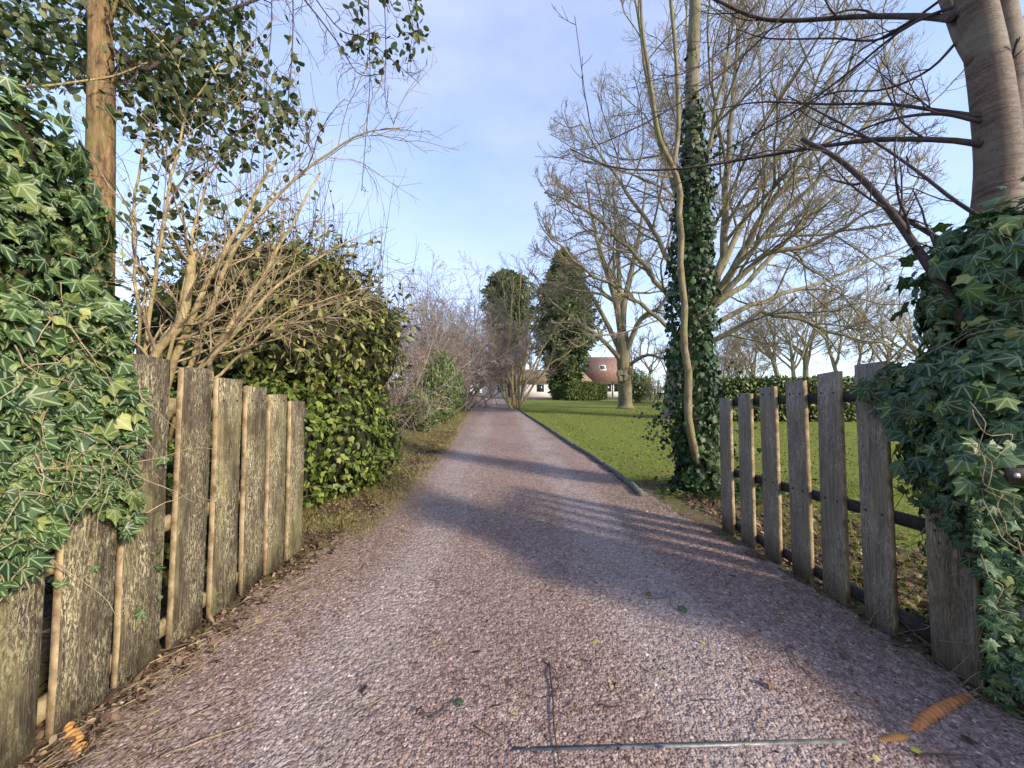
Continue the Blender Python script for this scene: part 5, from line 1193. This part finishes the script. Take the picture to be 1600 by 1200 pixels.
# straw and stalk bits matted along the foot of both gates
def straw(name, label, x, y, mat):
    n = len(x); a = rng.random(n) * 6.283; d = np.column_stack([np.cos(a), np.sin(a), rng.normal(0, 0.05, n)]); P0 = np.column_stack([x, y, gz(x, y) + 0.028 + rng.random(n) * 0.012])
    P = grow(P0, d, rng.uniform(0.02, 0.13, n), 4, 0.16); P[..., 2] = np.maximum(P[..., 2], gz(P[..., 0], P[..., 1]) + 0.024); m = MB(); tubes(m, P, taper(rng.uniform(0.001, 0.0028, n), 0.0008, 4), 3, cap=False)
    o = m.top(name, mat); o['kind'] = 'stuff'; tag(o, label, 'straw')
n = 1700; y = 1.3 + 5 * rng.random(n) ** 1.3; x = np.interp(y, DY, DL) + np.abs(rng.normal(0, 0.28, n)) - 0.05
straw('straw', 'pale straw and stalk bits matted at the foot of the lichen-covered gate', x, y, M['vine'])
n = 1100; y = 1.3 + 4.6 * rng.random(n); x = np.interp(y, DY, DR) - np.abs(rng.normal(0, 0.3, n)) + 0.1
straw('straw', 'grey stalk bits and twig scraps at the foot of the shaded gate', x, y, M['twig_tan'])
n = 420; y = 1.3 + 5 * rng.random(n) ** 1.2; x = rng.uniform(-1.4, 1.8, n)
straw('straw', 'thin straw bits scattered over the middle of the drive', x, y, M['vine'])

def ground_top(p): return float(gz(p[0], p[1])) + 0.026
def single_leaf(px_, py_, s, tpl, mat, label, group):
    p = gnd(px_, py_); p[2] = ground_top(p) + 0.006
    n = nrm(np.array([rng.normal(0, 0.25), rng.normal(0, 0.25) - 0.1, 1.0])); t = rng.normal(size=3)
    mb = MB(); leaf_cloud(mb, p[None], n[None], t[None], np.array([s]), tpl); o = mb.top('fallen_leaf', mat, p); tag(o, label, 'leaf', group)
for (a, b) in [(797, 1125), (935, 1008), (827, 932), (400, 975), (255, 1058), (1440, 1185), (1365, 1190), (435, 988), (408, 968), (1300, 740), (1095, 1010), (1225, 965)]:
    single_leaf(a, b, rng.uniform(0.035, 0.06), OVAL, M['yellow_leaf'], 'yellow-green fallen leaf lying on the gravel drive', 'yellow-green fallen leaves on the drive')
for (a, b) in [(738, 1028), (780, 1112), (480, 995), (1490, 905), (1500, 1160), (955, 1075), (650, 1120), (560, 1090), (1150, 905), (1010, 935), (700, 905), (1330, 1035), (1210, 1080), (345, 1040), (300, 1090)]:
    single_leaf(a, b, rng.uniform(0.035, 0.075), MAPLE if rng.random() < 0.5 else OVAL, M['dead_leaf'], 'curled brown fallen leaf lying on the gravel drive', 'brown fallen leaves on the drive')
for (a, b) in [(1345, 965), (1065, 960), (715, 1110), (1470, 930), (190, 970), (1595, 1130)]:
    single_leaf(a, b, rng.uniform(0.04, 0.07), IVY2, M['ivy_dark'], 'dark green ivy leaf fallen on the gravel', 'green ivy leaves fallen on the drive')

def twig(pts, r, mat, label, group=None):
    P = [gnd(*p) for p in pts]
    for p in P: p[2] = ground_top(p) + r * 0.8
    P = smooth_path(P, 10); P[:, 2] += np.abs(rng.normal(0, 0.003, 10)); mb = MB(); tubes(mb, P, np.linspace(r, r * 0.5, 10), 6)
    tag(mb.top('fallen_twig', mat, P[0]), label, 'twig', group)
twig([(858, 1045), (864, 1100), (866, 1150), (874, 1205)], 0.0055, M['twig_dark'], 'long straight dark twig crossing the steel strip')
twig([(850, 1042), (868, 1058), (873, 1085), (862, 1098)], 0.003, M['twig_dark'], 'small hooked dark twig at the tip of the long twig')
for pts in [[(1005, 985), (1030, 988), (1060, 993), (1085, 1004)], [(1013, 942), (1035, 941), (1058, 930)], [(1235, 1020), (1245, 1045), (1265, 1066), (1285, 1075)], [(555, 1122), (580, 1110), (610, 1095)], [(672, 1132), (690, 1120), (722, 1093)], [(740, 1143), (765, 1158), (790, 1178)], [(1085, 1105), (1105, 1103), (1125, 1104)], [(1040, 872), (1065, 872), (1095, 876)], [(670, 912), (685, 915), (682, 930)], [(935, 1112), (955, 1115), (975, 1113)], [(1185, 1160), (1190, 1130), (1200, 1110)], [(800, 1078), (820, 1092), (845, 1100)], [(1395, 985), (1420, 1005), (1455, 1020)], [(1430, 1195), (1470, 1190), (1520, 1195)], [(1000, 1050), (1020, 1060), (1045, 1058)], [(1110, 915), (1140, 925), (1160, 932)], [(905, 1035), (925, 1050), (930, 1070)]]:
    twig(pts, rng.uniform(0.002, 0.0035), M['vine'] if rng.random() < 0.6 else M['twig_dark'], 'short thin twig lying on the gravel drive', 'short twigs on the drive')
for pts in [[(190, 1090), (300, 1030), (400, 975), (500, 905)], [(200, 1180), (320, 1120), (430, 1070)], [(60, 1185), (180, 1120), (330, 1040)], [(205, 1060), (290, 1020), (370, 985)], [(380, 990), (470, 950), (540, 890)], [(250, 1195), (330, 1165), (400, 1140)], [(90, 1170), (170, 1160), (250, 1120)], [(420, 940), (480, 915), (560, 880)]]:
    twig(pts, rng.uniform(0.0025, 0.005), M['vine'], 'long pale dry stalk lying at the foot of the lichen-covered gate', 'dry stalks by the lichen-covered gate')

# steel strip set across the drive
a, b = gnd(798, 1180), gnd(1325, 1166); a[2] = ground_top(a) - 0.004; b[2] = ground_top(b) - 0.004
mbx = MB(); n_ = 9
for k in range(n_ - 1):
    pass
a[2] -= 0.006; b[2] -= 0.006; bar(mbx, a, b, 0.016, 0.02); tag(mbx.top('threshold_strip', M['steel'], a), 'narrow worn steel strip half buried across the gravel', 'strip')

# orange corrugated conduit poking out of the ground
def conduit(pts, r, label, mats):
    P = [gnd(*p) for p in pts]
    for p in P: p[2] = ground_top(p) - r * 0.3
    P[0][2] -= r * 0.8; P[-1][2] -= r * 0.8
    n = 90; P = smooth_path(P, n); rr_ = r * (1 + 0.2 * np.sin(np.arange(n) * 2 * math.pi / 6))
    mb = MB(); tubes(mb, P, rr_, 14); return tag(mb.top('conduit', mats, P[0], True), label, 'pipe')
conduit([(1515, 1092), (1480, 1112), (1450, 1130), (1425, 1150)], 0.022, 'muddy orange corrugated pipe surfacing at the foot of the dark ivy', M['orange'])
conduit([(1420, 1158), (1400, 1163), (1372, 1164)], 0.014, 'broken tip of orange pipe lying on gravel beyond the muddy pipe', M['orange_dirty'])
conduit([(85, 1120), (100, 1140), (118, 1165), (130, 1185)], 0.022, 'orange corrugated pipe among dead leaves behind the lichen-covered gate', M['orange_dirty'])
